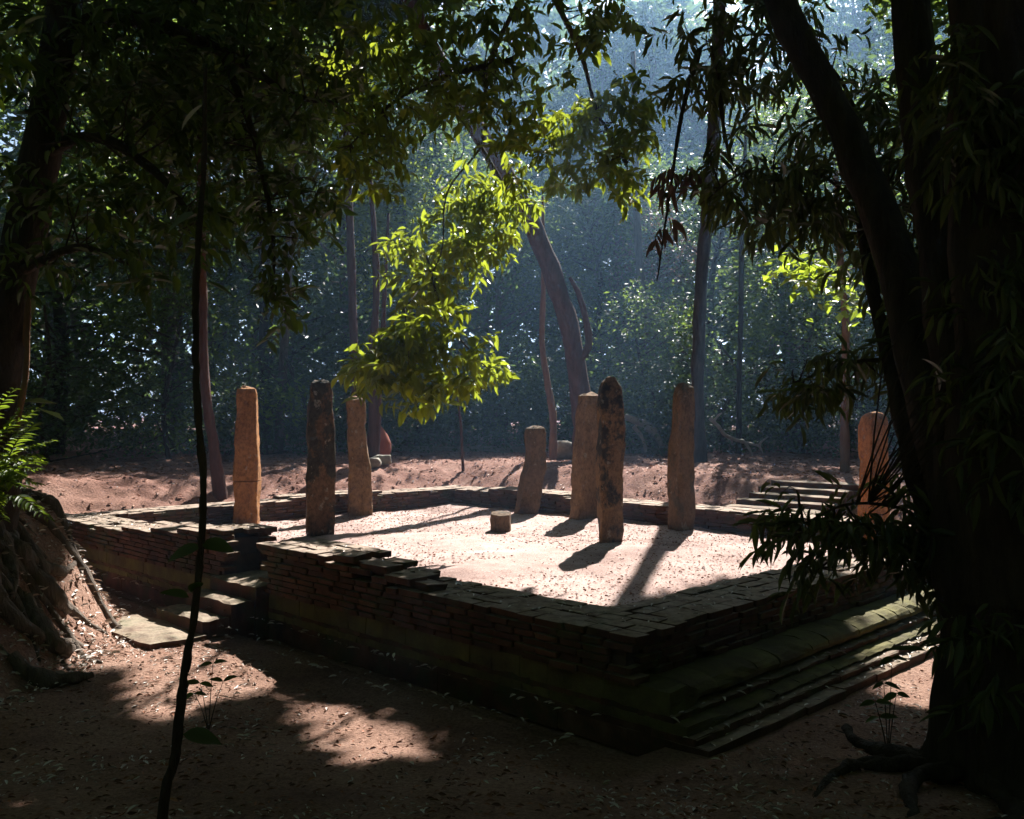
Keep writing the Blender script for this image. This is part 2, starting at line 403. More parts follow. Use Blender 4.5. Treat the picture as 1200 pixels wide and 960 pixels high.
# wall frames: (name, origin a,b ; along vector ; inward vector ; length)
SIDES = {'NL': ((0, 0), (1, 0), (0, 1), UL), 'NR': ((0, TH), (0, 1), (1, 0), VL - TH),
         'LF': ((UL, TH), (0, 1), (-1, 0), VL - TH), 'FR': ((TH, VL), (1, 0), (0, -1), UL - 2 * TH)}
CH = .055
face, cope = [], []
for sn, (o, al, inn, ln) in SIDES.items():
    al = np.array(al, float); inn = np.array(inn, float); o = np.array(o, float)
    along_a = abs(al[0]) > .5
    def place(lst, s, dpt, z, L, Wd, Hh, jit=.006, tilt=.02):
        c = o + al * s + inn * dpt
        size = (L, Wd, Hh) if along_a else (Wd, L, Hh)
        lst.append((bxf((c[0] + rng.normal(0, jit), c[1] + rng.normal(0, jit), z), size, rng.normal(0, tilt, 3)), int(rng.integers(len(BV)))))
    outer = sn in ('NL', 'NR')
    z0 = .37 if outer else .34
    for cs in range(12):
        zc = z0 + CH * (cs + .5)
        lo = -(TH - .175) if sn == 'NR' else 0
        s = lo - rng.uniform(0, .12)
        while s < ln:
            L = rng.uniform(.20, .30); mid = s + L / 2
            if lo + .06 < mid < ln:
                tz = top_z(mid, sn)
                if zc + CH / 2 < tz - .02 and rng.random() > .015:
                    for dpt in ((.085, TH - .085) if not outer else (.085,)):
                        place(face, mid, dpt + rng.normal(0, .008), zc, L - .012, .17, CH - .007, .003, .012)
                    if outer and zc > .40 and mid > 0: place(face, mid, TH - .085, zc, L - .012, .17, CH - .007, .003, .012)
            s += L
    # paving of the wall top
    rows = 4
    for r_ in range(rows):
        s = -rng.uniform(0, .2)
        while s < ln:
            L = rng.uniform(.15, .36); mid = s + L / 2
            if 0 < mid < ln and not (sn == 'NL' and 4.7 < mid < 5.5):
                tz = top_z(mid, sn)
                if rng.random() > .015:
                    place(cope, mid, (r_ + .5) * TH / rows + (rng.uniform(-.012, .02) if r_ in (0, rows - 1) else 0),
                          tz - CH / 2 + rng.normal(0, .004), L - rng.uniform(.006, .018), TH / rows - rng.uniform(.006, .018), CH, .006, .014)
            s += L
# loose bricks stepped at the broken end of the raised stretch
for k, (a, z) in enumerate([(3.3, .86), (3.05, .81), (2.85, .81), (2.75, .755), (2.5, .755), (2.3, .72)]):
    cope.append((bxf((a, .12 + .05 * (k % 2), z + .01), (.36, .2, .07), rng.normal(0, .05, 3)), k % 8))
emit(face, 'brick', 290, 'far_brickwork')
emit(cope, 'coping_brick', 290, 'far_coping', CM, BV, 'coping')
# earth and rubble core of the walls
def obox(bag, a0, a1, b0, b1, z0, z1):
    c = [W(a, b, z) for z in (z0, z1) for a, b in ((a0, b0), (a1, b0), (a1, b1), (a0, b1))]
    bag.add(np.array(c), np.array([[0, 3, 2, 1], [4, 5, 6, 7], [0, 1, 5, 4], [1, 2, 6, 5], [2, 3, 7, 6], [3, 0, 4, 7]]))
bag = Bag(); g = .05
for a0, a1, zt in ((g, 4.7 - g, .64), (5.5 + g, UL - g, .64), (3.5, 4.65, .78), (5.6, 6.4, .82), (6.4, 8.2, .70)):
    obox(bag, a0, a1, g, TH - g, .02, zt)
obox(bag, 4.6, 5.6, g + .01, TH - g - .01, .021, .36)
obox(bag, g + .002, TH - g, TH - g + .001, 4.5, .022, .641); obox(bag, g + .003, TH - g - .001, 4.501, VL - g, .022, .54); obox(bag, UL - TH + g, UL - g - .002, TH - g + .001, VL - g, .023, .642)
obox(bag, TH - g + .001, UL - TH + g - .001, VL - TH + g, VL - g - .002, .024, .643)
child('wall_core', bag.mesh('wall_core', M['mortar']), plat)
# plinth courses: profile (offset out, z) of one piece, extruded along
def prof_piece(prof, seed, nseg=3):
    r = np.random.default_rng(seed); prof = np.array(prof, float); k = len(prof)
    xs = np.linspace(-.5, .5, nseg + 1); V = []
    for i, x in enumerate(xs):
        q = prof + r.normal(0, .0045, prof.shape)
        V.append(np.stack([np.full(k, x), q[:, 0], q[:, 1]], -1))
    V = np.concatenate(V); Fq = []
    for i in range(nseg):
        for j in range(k):
            j2 = (j + 1) % k; Fq.append([i * k + j, (i + 1) * k + j, (i + 1) * k + j2, i * k + j2])
    T = [[0, j, j + 1] for j in range(1, k - 1)] + [[nseg * k, nseg * k + j + 1, nseg * k + j] for j in range(1, k - 1)]
    return V, np.array(Fq), np.array(T)
def roll(o0, o1, z0, z1, n=7):
    th = np.linspace(-math.pi / 2, math.pi / 2, n)
    return [(o0, z0)] + [(o1 - (o1 - o0) * .45 + (o1 - o0) * .45 * math.cos(t), (z0 + z1) / 2 + (z1 - z0) / 2 * math.sin(t)) for t in th] + [(o0, z1)]
LAYERS = [('base_slab', [(0, -.10), (.66, -.10), (.665, .052), (.655, .06), (0, .06)], 'slab', .62),
          ('ledge_brick', [(0, .06), (.55, .06), (.555, .105), (.545, .112), (0, .112)], 'slab', .34),
          ('small_roll_brick', roll(0, .50, .112, .178), 'moss', .30),
          ('fillet_brick', [(0, .178), (.385, .178), (.39, .212), (.38, .218), (0, .218)], 'slab', .31),
          ('roll_brick', roll(0, .36, .218, .372, 9), 'moss', .28)]
inv_p = Matrix.Translation(-plat.location)
for nm, prof, mt, plen in LAYERS:
    meshes = []
    off = max(p[0] for p in prof)
    for sd in range(3):
        V, Q, T = prof_piece(prof, hash(nm) % 1000 * 0 + sd + len(nm) * 7); meshes.append(mesh_np(nm, V, [Q, T], M[mt], False))
    def run(fn, s0, s1):
        n = max(1, round((s1 - s0) / plen)); cuts = np.linspace(s0, s1, n + 1); cuts[1:-1] += rng.normal(0, .02, n - 1)
        for p, q in zip(cuts[:-1], cuts[1:]):
            o = link(nm, meshes[int(rng.integers(3))], plat)
            o.matrix_basis = inv_p @ fn((p + q) / 2) @ Matrix.Rotation(rng.normal(0, .006), 4, 'Z') @ Matrix.Diagonal((q - p - .004, 1 + rng.normal(0, .008), 1 + rng.normal(0, .008), 1))
    def f_nl(s):      # outward is -b; x axis along -a keeps the frame right-handed
        return Matrix.Translation(Vector(W(s, .04, 0))) @ Matrix.Rotation(ROTZ + math.pi, 4, 'Z')
    def f_nr(s):      # outward is -a
        return Matrix.Translation(Vector(W(.04, s, 0))) @ Matrix.Rotation(ROTZ + math.pi / 2, 4, 'Z')
    run(f_nl, -off + .045, 4.62); run(f_nl, 5.62, UL + off - .04)
    run(f_nr, .046, VL + off - .04)
# entrance steps in the gap
st = empty('entrance_steps', W(5.1, -.6, 0), 'short flight of worn pale stone steps through the gap in the wall', 'steps')
def slab_mesh(name, a0, a1, b0, b1, z0, z1, mat, seed):
    r = np.random.default_rng(seed); n, m = 9, 5
    A, B = np.meshgrid(np.linspace(a0, a1, n), np.linspace(b0, b1, m))
    A = A + r.normal(0, .012, A.shape); B = B + r.normal(0, .012, B.shape)
    edge = np.zeros(A.shape); edge[0] = edge[-1] = 1; edge[:, 0] = edge[:, -1] = 1
    top = W(A, B, z1 + r.normal(0, .005, A.shape) - edge * .012).reshape(-1, 3); bot = W(A, B, z0).reshape(-1, 3)
    i = (np.arange(m - 1)[:, None] * n + np.arange(n - 1)[None]).ravel()
    top_f = np.stack([i, i + n, i + n + 1, i + 1], -1)
    ring = list(range(n)) + [n * k + n - 1 for k in range(1, m)] + [n * (m - 1) + k for k in range(n - 2, -1, -1)] + [n * k for k in range(m - 2, 0, -1)]
    ring = np.array(ring); nx = np.roll(ring, -1); K = n * m
    side = np.stack([ring, nx, nx + K, ring + K], -1)
    return mesh_np(name, np.vstack([top, bot]), [top_f, side], M[mat])
for k, (a0, a1, b0, b1, z1) in enumerate([(4.63, 5.58, -.12, .60, .45), (4.64, 5.60, -.38, -.125, .32), (4.63, 5.61, -.68, -.385, .19), (4.55, 6.0, -1.25, -.69, .08)]):
    child('step', slab_mesh('step', a0, a1, b0, b1, -.1, z1, 'slab', 40 + k), st)
bs = empty('bank_stair', W(3.5, VL + .1, .5), 'dark brick stair climbing the earth bank behind the platform wall', 'stair')
for k in range(5):
    child('step', slab_mesh('step', 2.7 - .0 * k, 4.35 - .03 * k, VL + .02 + .33 * k, VL + .34 + .33 * k, .2, .72 + .085 * k, 'brick', 60 + k), bs)

# ------------------------------------------------------------------ standing stones
def pillar(name, label, base_y, outline, mat, seed, rot, thick=.85, split=None, cap=.3, slant=0, group='standing stone pillars on the platform'):
    d = F * (EYE - ZF) / (base_y - CY); cxp = (outline[-1][1] + outline[-1][2]) / 2
    root = empty(name, at(cxp, base_y, d), label, 'pillar', group)
    ol = sorted(outline); ys = np.array([q[0] for q in ol], float); l = np.array([q[1] for q in ol], float); r = np.array([q[2] for q in ol], float)
    th = np.linspace(0, 2 * np.pi, 28, endpoint=False)
    sup = np.stack([np.sign(np.cos(th)) * np.abs(np.cos(th)) ** .2, np.sign(np.sin(th)) * np.abs(np.sin(th)) ** .2 * thick], -1)
    c, s = math.cos(rot), math.sin(rot); sec = sup @ np.array([[c, s], [-s, c]])
    half = np.abs(sec[:, 0]).max(); sec = sec / half
    def part(nm, y0, y1, capped):
        n = max(6, int((y1 - y0) / 5)); yy = np.linspace(y1, y0, n); V = []
        for j, y in enumerate(yy):
            L, Rr = np.interp(y, ys, l), np.interp(y, ys, r); wd = (Rr - L) / 2 / F * d; p = at((L + Rr) / 2, y, d)
            V.append(np.stack([p[0] + sec[:, 0] * wd, d + sec[:, 1] * wd, np.full(28, p[2])], -1))
        V = np.array(V)
        wdm = (r - l).mean() / 2 / F * d
        dirn = np.stack([sec[:, 0], sec[:, 1], sec[:, 0] * 0], -1)
        V = V + dirn[None] * ((.13 * fbm(V, 2.6, seed, 4) + .10 * np.round(1.8 * vnoise(V * [1, 1, .7], 3.4, seed + 9)) / 1.8 + .05 * fbm(V, 11, seed + 5, 2))[..., None] * wdm)
        top = V[-1].mean(0); V[-1][:, 2] += slant * sec[:, 0]; V[-2][:, 2] += .4 * slant * sec[:, 0]; tip = V[-1] + (top - V[-1]) * cap + np.array([0, 0, .03 * cap / .3]); tip[:, 2] += .05 * fbm(tip, 5, seed + 3, 2)
        mid = tip + (tip.mean(0) - tip) * .55; mid[:, 2] += .015 + .03 * fbm(mid, 7, seed + 4, 2)
        V = np.concatenate([V, tip[None], mid[None]]); k = len(V)
        VVv = np.vstack([V.reshape(-1, 3), mid.mean(0)[None] + [0, 0, .01]])
        i = np.arange(k - 1)[:, None] * 28; j = np.arange(28)[None]; j2 = (j + 1) % 28
        Q = np.stack([i + j, i + j2, i + 28 + j2, i + 28 + j], -1).reshape(-1, 4); j = np.arange(28)
        T = np.stack([(k - 1) * 28 + j, (k - 1) * 28 + (j + 1) % 28, np.full(28, k * 28)], -1)
        child(nm, mesh_np(nm, VVv, [Q, T], M[mat]), root)
    if split: part('lower_block', split + 1.0, base_y + 6, False); part('shaft', ys[0] + 2, split - .2, True)
    else: part('shaft', ys[0] + 2, base_y + 6, True)
    return root
M['st_orange'] = m_stone('stone_orange', (.37, .165, .052), (.16, .11, .07), .34, 1)
M['st_lichen'] = m_stone('stone_lichen', (.17, .10, .055), (.05, .045, .036), .52, 2)
M['st_brown'] = m_stone('stone_brown', (.165, .105, .06), (.085, .07, .05), .42, 3)
M['st_tan'] = m_stone('stone_tan', (.24, .145, .075), (.13, .10, .07), .34, 4)
M['st_black'] = m_stone('stone_black', (.20, .12, .06), (.03, .028, .024), .50, 5)
M['st_rust'] = m_stone('stone_rust', (.46, .19, .062), (.20, .10, .05), .30, 6)
pillar('stone_pillar', 'orange stone pillar cracked across into two blocks, leftmost of the pillars', 614,
       [(454, 279, 300), (460, 278, 302), (490, 277, 303), (510, 275, 304), (563, 274, 304), (614, 274, 303)], 'st_orange', 11, .15, .9, split=563)
pillar('stone_pillar', 'thick lichen-blackened pillar with rounded top, standing just inside the entrance gap', 628,
       [(447, 365, 387), (455, 362, 390), (500, 359, 393), (560, 357, 395), (628, 357, 393)], 'st_lichen', 12, .25)
pillar('stone_pillar', 'tan stone pillar with a notched right edge, widening to its foot', 603,
       [(467, 405, 428), (497, 405, 429), (500, 407, 428), (515, 407, 430), (545, 408, 436), (603, 406, 438)], 'st_tan', 13, .2)
pillar('stone_pillar', 'short leaning grey-brown pillar with a bite out of its left side', 602,
       [(500, 617, 638), (508, 614, 641), (537, 615, 641), (548, 612, 641), (560, 609, 637), (602, 602, 632)], 'st_brown', 14, .3)
pillar('stone_pillar', 'pale tan pillar with sharp corner, half hidden behind the black-streaked pillar', 608,
       [(462, 679, 703), (480, 675, 705), (530, 672, 703), (608, 667, 699)], 'st_tan', 15, .55)
pillar('stone_pillar', 'tallest narrow pillar with a black streak, casting a shadow on the sand', 635,
       [(446, 705, 723), (455, 702, 727), (485, 700, 729), (520, 700, 730), (560, 700, 729), (635, 701, 730)], 'st_black', 16, .12, .9)
pillar('stone_pillar', 'dark brown worn pillar standing in front of the bank stair', 620,
       [(452, 792, 812), (460, 789, 814), (485, 786, 814), (540, 784, 813), (600, 783, 812), (620, 784, 813)], 'st_brown', 17, .5)
pillar('stone_pillar', 'bright rust-orange pillar beside the huge dark tree, rising above dark leaves', 638,
       [(487, 1012, 1036), (495, 1010, 1038), (560, 1008, 1039), (638, 1006, 1041)], 'st_rust', 18, .3, .9)
def stub():
    d = F * (EYE - ZF) / (622 - CY); c = at(587, 622, d); th = np.array([.35, 1.5, 2.75, 3.75, 4.55, 5.6]); rad = np.array([.17, .19, .175, .18, .165, .18]); r = np.random.default_rng(5)
    rings = []
    for q, z in ((1.04, -.08), (1.0, .08), (1.0, .17), (.97, .255), (.93, .275)):
        p = np.stack([rad * q * np.cos(th), rad * q * np.sin(th), np.full(6, z)], -1) + r.normal(0, .006, (6, 3)); p[:, 2] += (z > .2) * (.16 * p[:, 1] - .05 * p[:, 0]); rings.append(p)
    V = np.concatenate(rings + [rings[-1].mean(0)[None] + [0, 0, .008]]); k = np.arange(4)[:, None] * 6; a = np.arange(6)[None]; b = (a + 1) % 6
    Q = np.stack([k + a, k + b, k + 6 + b, k + 6 + a], -1).reshape(-1, 4); a = np.arange(6); T = np.stack([24 + a, 24 + (a + 1) % 6, np.full(6, 30)], -1)
    o = link('stone_stub', mesh_np('stone_stub', V, [Q, T], M['st_brown'])); o.location = tuple(c); tag(o, 'knee-high broken pillar stump with slanted pale top on the sand', 'stump')
stub()

# ------------------------------------------------------------------ sun gaps of the canopy
def gp(px, py, z): return at(px, py, F * (EYE - z) / (py - CY))
def sun_drop(P, z0=.3):
    P = np.asarray(P, float); k = (P[..., 2] - z0) / SUN.z
    return np.stack([P[..., 0] - SUN.x * k, P[..., 1] - SUN.y * k], -1)
def poly(pts, z): return sun_drop(np.array([gp(x, y, z) for x, y in pts]))
def in_poly(Q, poly_):
    x, y = Q[:, 0], Q[:, 1]; ins = np.zeros(len(Q), bool); n = len(poly_)
    for i in range(n):
        x1, y1 = poly_[i]; x2, y2 = poly_[(i + 1) % n]
        c = ((y1 > y) != (y2 > y)) & (x < (x2 - x1) * (y - y1) / (y2 - y1 + 1e-12) + x1); ins ^= c
    return ins
GAPS = [poly([(120, 590), (300, 606), (520, 596), (760, 600), (1000, 632), (1010, 655), (955, 668), (880, 668), (790, 694), (705, 715), (500, 690), (380, 690), (285, 655), (220, 640), (40, 625), (-10, 605)], .42),
        poly([(150, 705), (205, 660), (300, 660), (330, 680), (255, 735), (200, 752), (120, 730)], .2),
        poly([(118, 712), (190, 725), (250, 745), (305, 788), (240, 808), (175, 832), (135, 800), (118, 745)], .0),
        poly([(340, 815), (385, 825), (430, 832), (500, 862), (480, 890), (400, 905), (370, 870)], .02),
        poly([(985, 725), (1010, 698), (1060, 690), (1100, 690), (1120, 760), (1110, 778), (1040, 775), (1010, 745)], .2),
        poly([(280, 578), (800, 578), (830, 560), (800, 534), (500, 532), (300, 545)], 1.0),
        poly([(10, 598), (270, 598), (300, 640), (410, 645), (540, 690), (470, 695), (285, 662), (262, 632), (15, 622)], .78)]
for k, f_ in ((1, 1.3), (2, 1.3), (3, 1.4), (4, 1.25)): c_ = GAPS[k].mean(0); GAPS[k] = c_ + (GAPS[k] - c_) * f_
LIT = [(at(490, 400, 12.9), 1.2), (at(560, 430, 13.0), .8), (at(430, 425, 12.9), .6), (at(945, 345, 15.0), 1.0), (at(470, 250, 15.5), 1.3),
       (at(15, 520, 7.6), .62), (at(10, 60, 6.0), .3), (at(650, 290, 20), 1.6)]
def shades(P):
    """True where a leaf may hang: it does not stand between the sun and a sunlit spot"""
    Q = sun_drop(P); bad = np.zeros(len(P), bool)
    for g_ in GAPS: bad |= in_poly(Q, g_)
    s = np.array(SUN)
    for c, r in LIT:
        v = P - c; k = v @ s; dist = np.linalg.norm(v - k[:, None] * s, axis=1); bad |= (dist < r) & (k > r * .9)
    return ~bad

# ------------------------------------------------------------------ foliage builders
def twig_leaves(r, C, n, spread, L, droop=.5, ratio=.36, stem=.28):
    """leaf clusters on short twigs at centres C -> pos, dir, normal, length, width"""
    m = len(C); tdir = unit(r.normal(0, 1, (m, 3)) * [1, 1, .5] + [0, 0, -droop * .6])
    k = np.tile(np.linspace(.1, 1, n), m); T = np.repeat(tdir, n, 0); P = np.repeat(C, n, 0) + T * (k * stem)[:, None]
    side = unit(np.cross(T, r.normal(0, 1, (m, 3)).repeat(n, 0))); sg = np.tile(np.where(np.arange(n) % 2, 1., -1.), m)[:, None]
    D = unit(T * .55 + side * sg * .8 + r.normal(0, .28, P.shape) + [0, 0, -droop])
    nr = unit(r.normal(0, .45, P.shape) + [0, 0, 1.])
    Ls = L * r.uniform(.5, 1.3, len(P))
    return P, D, nr, Ls, Ls * ratio * r.uniform(.8, 1.15, len(P))
def blob_points(r, blobs):
    """blobs (px, py, rx, ry, depth, depth radius, count) -> twig centres"""
    out = []
    for px, py, rx, ry, d, rd, n in blobs:
        q = unit(r.normal(0, 1, (n, 3))) * r.uniform(0, 1, (n, 1)) ** .45
        out.append(at(px, py, d) + q * [rx / F * d, rd, ry / F * d])
    return np.concatenate(out)
LEAF_MESH = {}
def emit_leaves(root, data, mat, keep, stuff='foliage', leaf_name='leaf', gaps=True, only=None):
    P, D, nr, L, Wd = data
    if gaps or only:
        ok = shades(P) if gaps else ~(np.any([in_poly(sun_drop(P), GAPS[i]) for i in only], axis=0) & (rng.random(len(P)) < .96)); P, D, nr, L, Wd = P[ok], D[ok], nr[ok], L[ok], Wd[ok]
    q = proj(P); vis = (q[:, 0] > 0) & (q[:, 0] < 1200) & (q[:, 1] > 0) & (q[:, 1] < 960) & (P[:, 1] > .5)
    sz = np.where(vis, L / q[:, 2], 0) * rng.uniform(.8, 1.2, len(L)); order = np.argsort(-sz); keep = min(keep, int(vis.sum()))
    idx, rest = order[:keep], order[keep:]
    if keep:
        if mat not in LEAF_MESH:
            V, T = leaves(np.zeros((1, 3)), np.array([[0, 1., 0]]), np.array([[0, 0, 1.]]), 1., 1., FINE, FINE_T); LEAF_MESH[mat] = mesh_np('leaf', V, T, M[mat], True)
        d, s, n = leaf_frames(P[idx], D[idx], nr[idx])
        for i, k in enumerate(idx):
            o = link(leaf_name, LEAF_MESH[mat], root); p = P[k] - np.array(root.location)
            o.matrix_basis = Matrix(((s[i][0] * Wd[k], d[i][0] * L[k], n[i][0] * L[k], p[0]), (s[i][1] * Wd[k], d[i][1] * L[k], n[i][1] * L[k], p[1]),
                                     (s[i][2] * Wd[k], d[i][2] * L[k], n[i][2] * L[k], p[2]), (0, 0, 0, 1)))
    if len(rest):
        V, T = leaves(P[rest], D[rest], nr[rest], L[rest], Wd[rest])
        child(stuff, mesh_np(stuff, V, T, M[mat], True), root, 'stuff')
def twigs_to(r, hub_pts, C, mat, root, name='twig_mass', frac=.25, rad=.008):
    """thin twigs from the limbs to a share of the leaf clusters"""
    hub = np.asarray(hub_pts); bag = Bag(); sel = C[r.random(len(C)) < frac]
    sel = sel[shades(sel)] if len(sel) else sel
    for c in sel:
        h = hub[np.argmin(np.linalg.norm(hub - c, axis=1))]
        m = (h + c) / 2 + r.normal(0, .12, 3) + [0, 0, .1 * np.linalg.norm(h - c)]
        if np.mean(~shades(catmull([h, m, c], 9))) > (.05 if rad > .02 else .4): continue
        V, Q, T = tube([h, m, c], [rad * 1.8, rad, rad * .5], 4, res=6); bag.add(V, Q, T)
    if bag.n: child(name, bag.mesh(name, M[mat], True), root, 'stuff')
def limb(root, pts, rad, mat, name='limb', seg=9, rough=.25, seed=0, flute=0, res=None):
    V, Q, T = tube(pts, rad, seg, rough, seed, flute, res)
    child(name, mesh_np(name, V, [Q, T], M[mat], True), root); return catmull(pts, 24)
def canopy(root, crowns, n_cl, leaf_n, L, mat, seed, name='crown', hubs=None, cl_r=.75):
    """high crown out of the frame: ellipsoids (centre, radii), cut where the sun gets through"""
    r = np.random.default_rng(seed); Cs = []
    for (c, rad), n in zip(crowns, n_cl):
        q = unit(r.normal(0, 1, (n, 3))) * r.uniform(.05, 1, (n, 1)) ** .4; Cs.append(np.array(c) + q * np.array(rad))
    C = np.concatenate(Cs)
    P = np.repeat(C, leaf_n, 0) + r.normal(0, cl_r * .55, (len(C) * leaf_n, 3)) * [1, 1, .55]
    ok = shades(P); P = P[ok]
    D = unit(r.normal(0, 1, P.shape) * [1, 1, .6] + [0, 0, -.25]); nr = unit(r.normal(0, .5, P.shape) + [0, 0, 1])
    Ls = L * r.uniform(.7, 1.3, len(P))
    V, T = leaves(P, D, nr, Ls, Ls * .5, KITE, KITE_T)
    child(name, mesh_np(name, V, T, M[mat]), root)
    if hubs is not None: twigs_to(r, hubs, C, 'twig', root, 'branch_mass', .3, .025)
    return C

def px_path(pts): return [at(*p) for p in pts]

# ------------------------------------------------------------------ the huge tree at the right, its limb reaching over the platform
def right_tree():
    r = np.random.default_rng(101); base = at(1195, 890, 5.5)
    t = empty('strangler_tree', (base[0], base[1], 0.), 'huge dark many-stemmed tree with fluted trunk filling the right edge', 'tree')
    limb(t, px_path([(1195, 940, 5.5), (1192, 870, 5.5), (1188, 720, 5.5), (1182, 560, 5.55), (1180, 420, 5.6)]), [.58, .42, .36, .36, .30], 'bark_dark', 'trunk', 40, .22, 5, .16, 40)
    h1 = limb(t, px_path([(1160, 760, 5.5), (1130, 640, 5.6), (1098, 500, 5.9), (1040, 270, 6.3), (960, 90, 6.6), (915, 0, 6.8), (860, -140, 7.3), (760, -330, 8.2), (640, -430, 9.0)]),
              [.2, .19, .16, .13, .11, .10, .095, .08, .05], 'bark_dark', 'stem', 14, .22, 6)
    h2 = limb(t, px_path([(1150, 700, 5.5), (1125, 460, 5.7), (1092, 250, 5.9), (1072, 60, 6.0), (1060, -200, 6.2), (1050, -500, 6.4)]), [.16, .14, .12, .11, .1, .08], 'bark_dark', 'stem', 12, .2, 7)
    h3 = limb(t, px_path([(1190, 700, 5.3), (1170, 400, 5.3), (1158, 150, 5.4), (1150, -100, 5.5), (1120, -600, 5.6)]), [.3, .26, .22, .2, .14], 'bark_dark', 'stem', 16, .22, 8, .1)
    h4 = limb(t, px_path([(1240, 800, 5.3), (1222, 400, 5.2), (1212, 100, 5.2), (1210, -300, 5.2)]), [.3, .26, .22, .2], 'bark_dark', 'stem', 14, .22, 9, .1)
    h5 = limb(t, px_path([(1100, 560, 5.8), (1120, 380, 6.2), (1132, 200, 6.4), (1128, 0, 6.5), (1135, -300, 6.6)]), [.1, .085, .07, .06, .05], 'bark_dark', 'stem', 10, .2, 10)
    h5b = limb(t, px_path([(1090, 600, 5.9), (1075, 560, 6.0), (1045, 430, 6.4), (1015, 300, 6.8), (1000, 150, 7.2)]), [.09, .08, .06, .045, .03], 'bark_dark', 'stem', 8, .2, 10)
    for k in range(12):
        ang = 2.2 + k * .33; ln = r.uniform(.7, 1.5); P = []
        for q in np.linspace(.12, 1, 7):
            xx = base[0] + math.cos(ang + .35 * math.sin(4 * q + k)) * ln * q; yy = base[1] + math.sin(ang + .35 * math.sin(4 * q + k)) * ln * q
            P.append([xx, yy, float(ground(xx, yy)) + .16 * (1 - q) ** 1.5 - .02 * q])
        rr = r.uniform(.035, .065); limb(t, P, [rr * 1.8, rr * 1.2, rr, rr * .7, rr * .3], 'bark_dark', 'root', 9, .5, 30 + k, res=24)
    # limb over the platform and hanging boughs of broad leaves
    over = limb(t, px_path([(820, -230, 7.6), (720, -120, 10.8), (628, -30, 13.2), (572, 80, 14.6), (566, 165, 15.6), (524, 225, 15.2), (516, 300, 14.4), (474, 362, 12.9)]), [.07, .055, .042, .03, .022, .016, .012, .007], 'twig', 'bough', 8, .2, 11)
    ov2 = limb(t, px_path([(640, -20, 13.2), (680, 60, 14.3), (700, 130, 14.8), (735, 190, 14.8)]), [.05, .04, .028, .012], 'twig', 'bough', 7, .2, 12)
    ov3 = limb(t, px_path([(600, 70, 13.6), (520, 90, 13.4), (460, 120, 13.3), (410, 170, 13.2)]), [.045, .035, .025, .012], 'twig', 'bough', 7, .2, 13)
    ov4 = limb(t, px_path([(500, 300, 14.6), (520, 370, 13.3), (555, 415, 13.0), (575, 435, 13.0)]), [.02, .016, .012, .006], 'twig', 'bough', 6, .2, 14)
    ov5 = limb(t, px_path([(560, 165, 15.4), (590, 215, 15.8), (610, 250, 15.8)]), [.03, .02, .008], 'twig', 'bough', 6, .2, 15)
    blobs = [(490, 385, 62, 30, 12.9, 0.70, 42), (470, 425, 62, 26, 12.9, 0.70, 36), (545, 430, 42, 28, 13.0, 0.63, 30), (500, 462, 42, 18, 12.9, 0.42, 12), (425, 425, 28, 18, 12.9, 0.42, 16), (450, 400, 30, 26, 12.9, .5, 18),
             (560, 285, 52, 32, 15.8, 0.80, 50), (480, 285, 44, 44, 15.6, 0.80, 44), (590, 235, 42, 44, 15.9, 0.80, 42), (530, 225, 50, 40, 15.9, 0.80, 40), (495, 335, 26, 30, 14.2, .5, 20), (560, 150, 30, 40, 15.3, .5, 24), (525, 190, 26, 50, 15.6, .5, 26), (470, 345, 26, 20, 13.4, .4, 12),
             (600, 165, 80, 45, 13.6, 0.84, 48), (685, 170, 66, 52, 14.6, 0.84, 52), (720, 210, 28, 28, 14.8, 0.56, 16), (690, 110, 75, 40, 14.6, 0.84, 48), (740, 140, 30, 60, 14.7, 0.70, 30),
             (545, 110, 70, 45, 13.4, 0.84, 44), (465, 130, 70, 50, 13.3, 0.84, 46), (430, 190, 50, 46, 13.2, 0.84, 36), (520, 40, 110, 50, 13.4, 1.12, 60), (690, 30, 70, 45, 13.7, 1.12, 40),
             (400, 60, 70, 70, 13.2, 0.98, 40), (590, 20, 40, 40, 13.4, 0.70, 20)]
    C = blob_points(r, blobs)
    twigs_to(r, np.concatenate([over, ov2, ov3, ov4, ov5]), C, 'twig', t, 'twig_mass', .4, .006)
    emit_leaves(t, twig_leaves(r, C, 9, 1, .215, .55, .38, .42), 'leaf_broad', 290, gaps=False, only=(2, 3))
    # crown overhead
    canopy(t, [((1.5, 5.0, 9.5), (5.0, 4.5, 1.8)), ((3.5, 1.0, 9.0), (4.5, 4.5, 1.8)), ((-1.0, 8.0, 9.2), (4.0, 3.0, 1.5))], [330, 300, 200], 26, .30, 'leaf_dark', 5, hubs=np.concatenate([h1[16:], h2[16:], h3[16:]]))
    return t
right_tree()

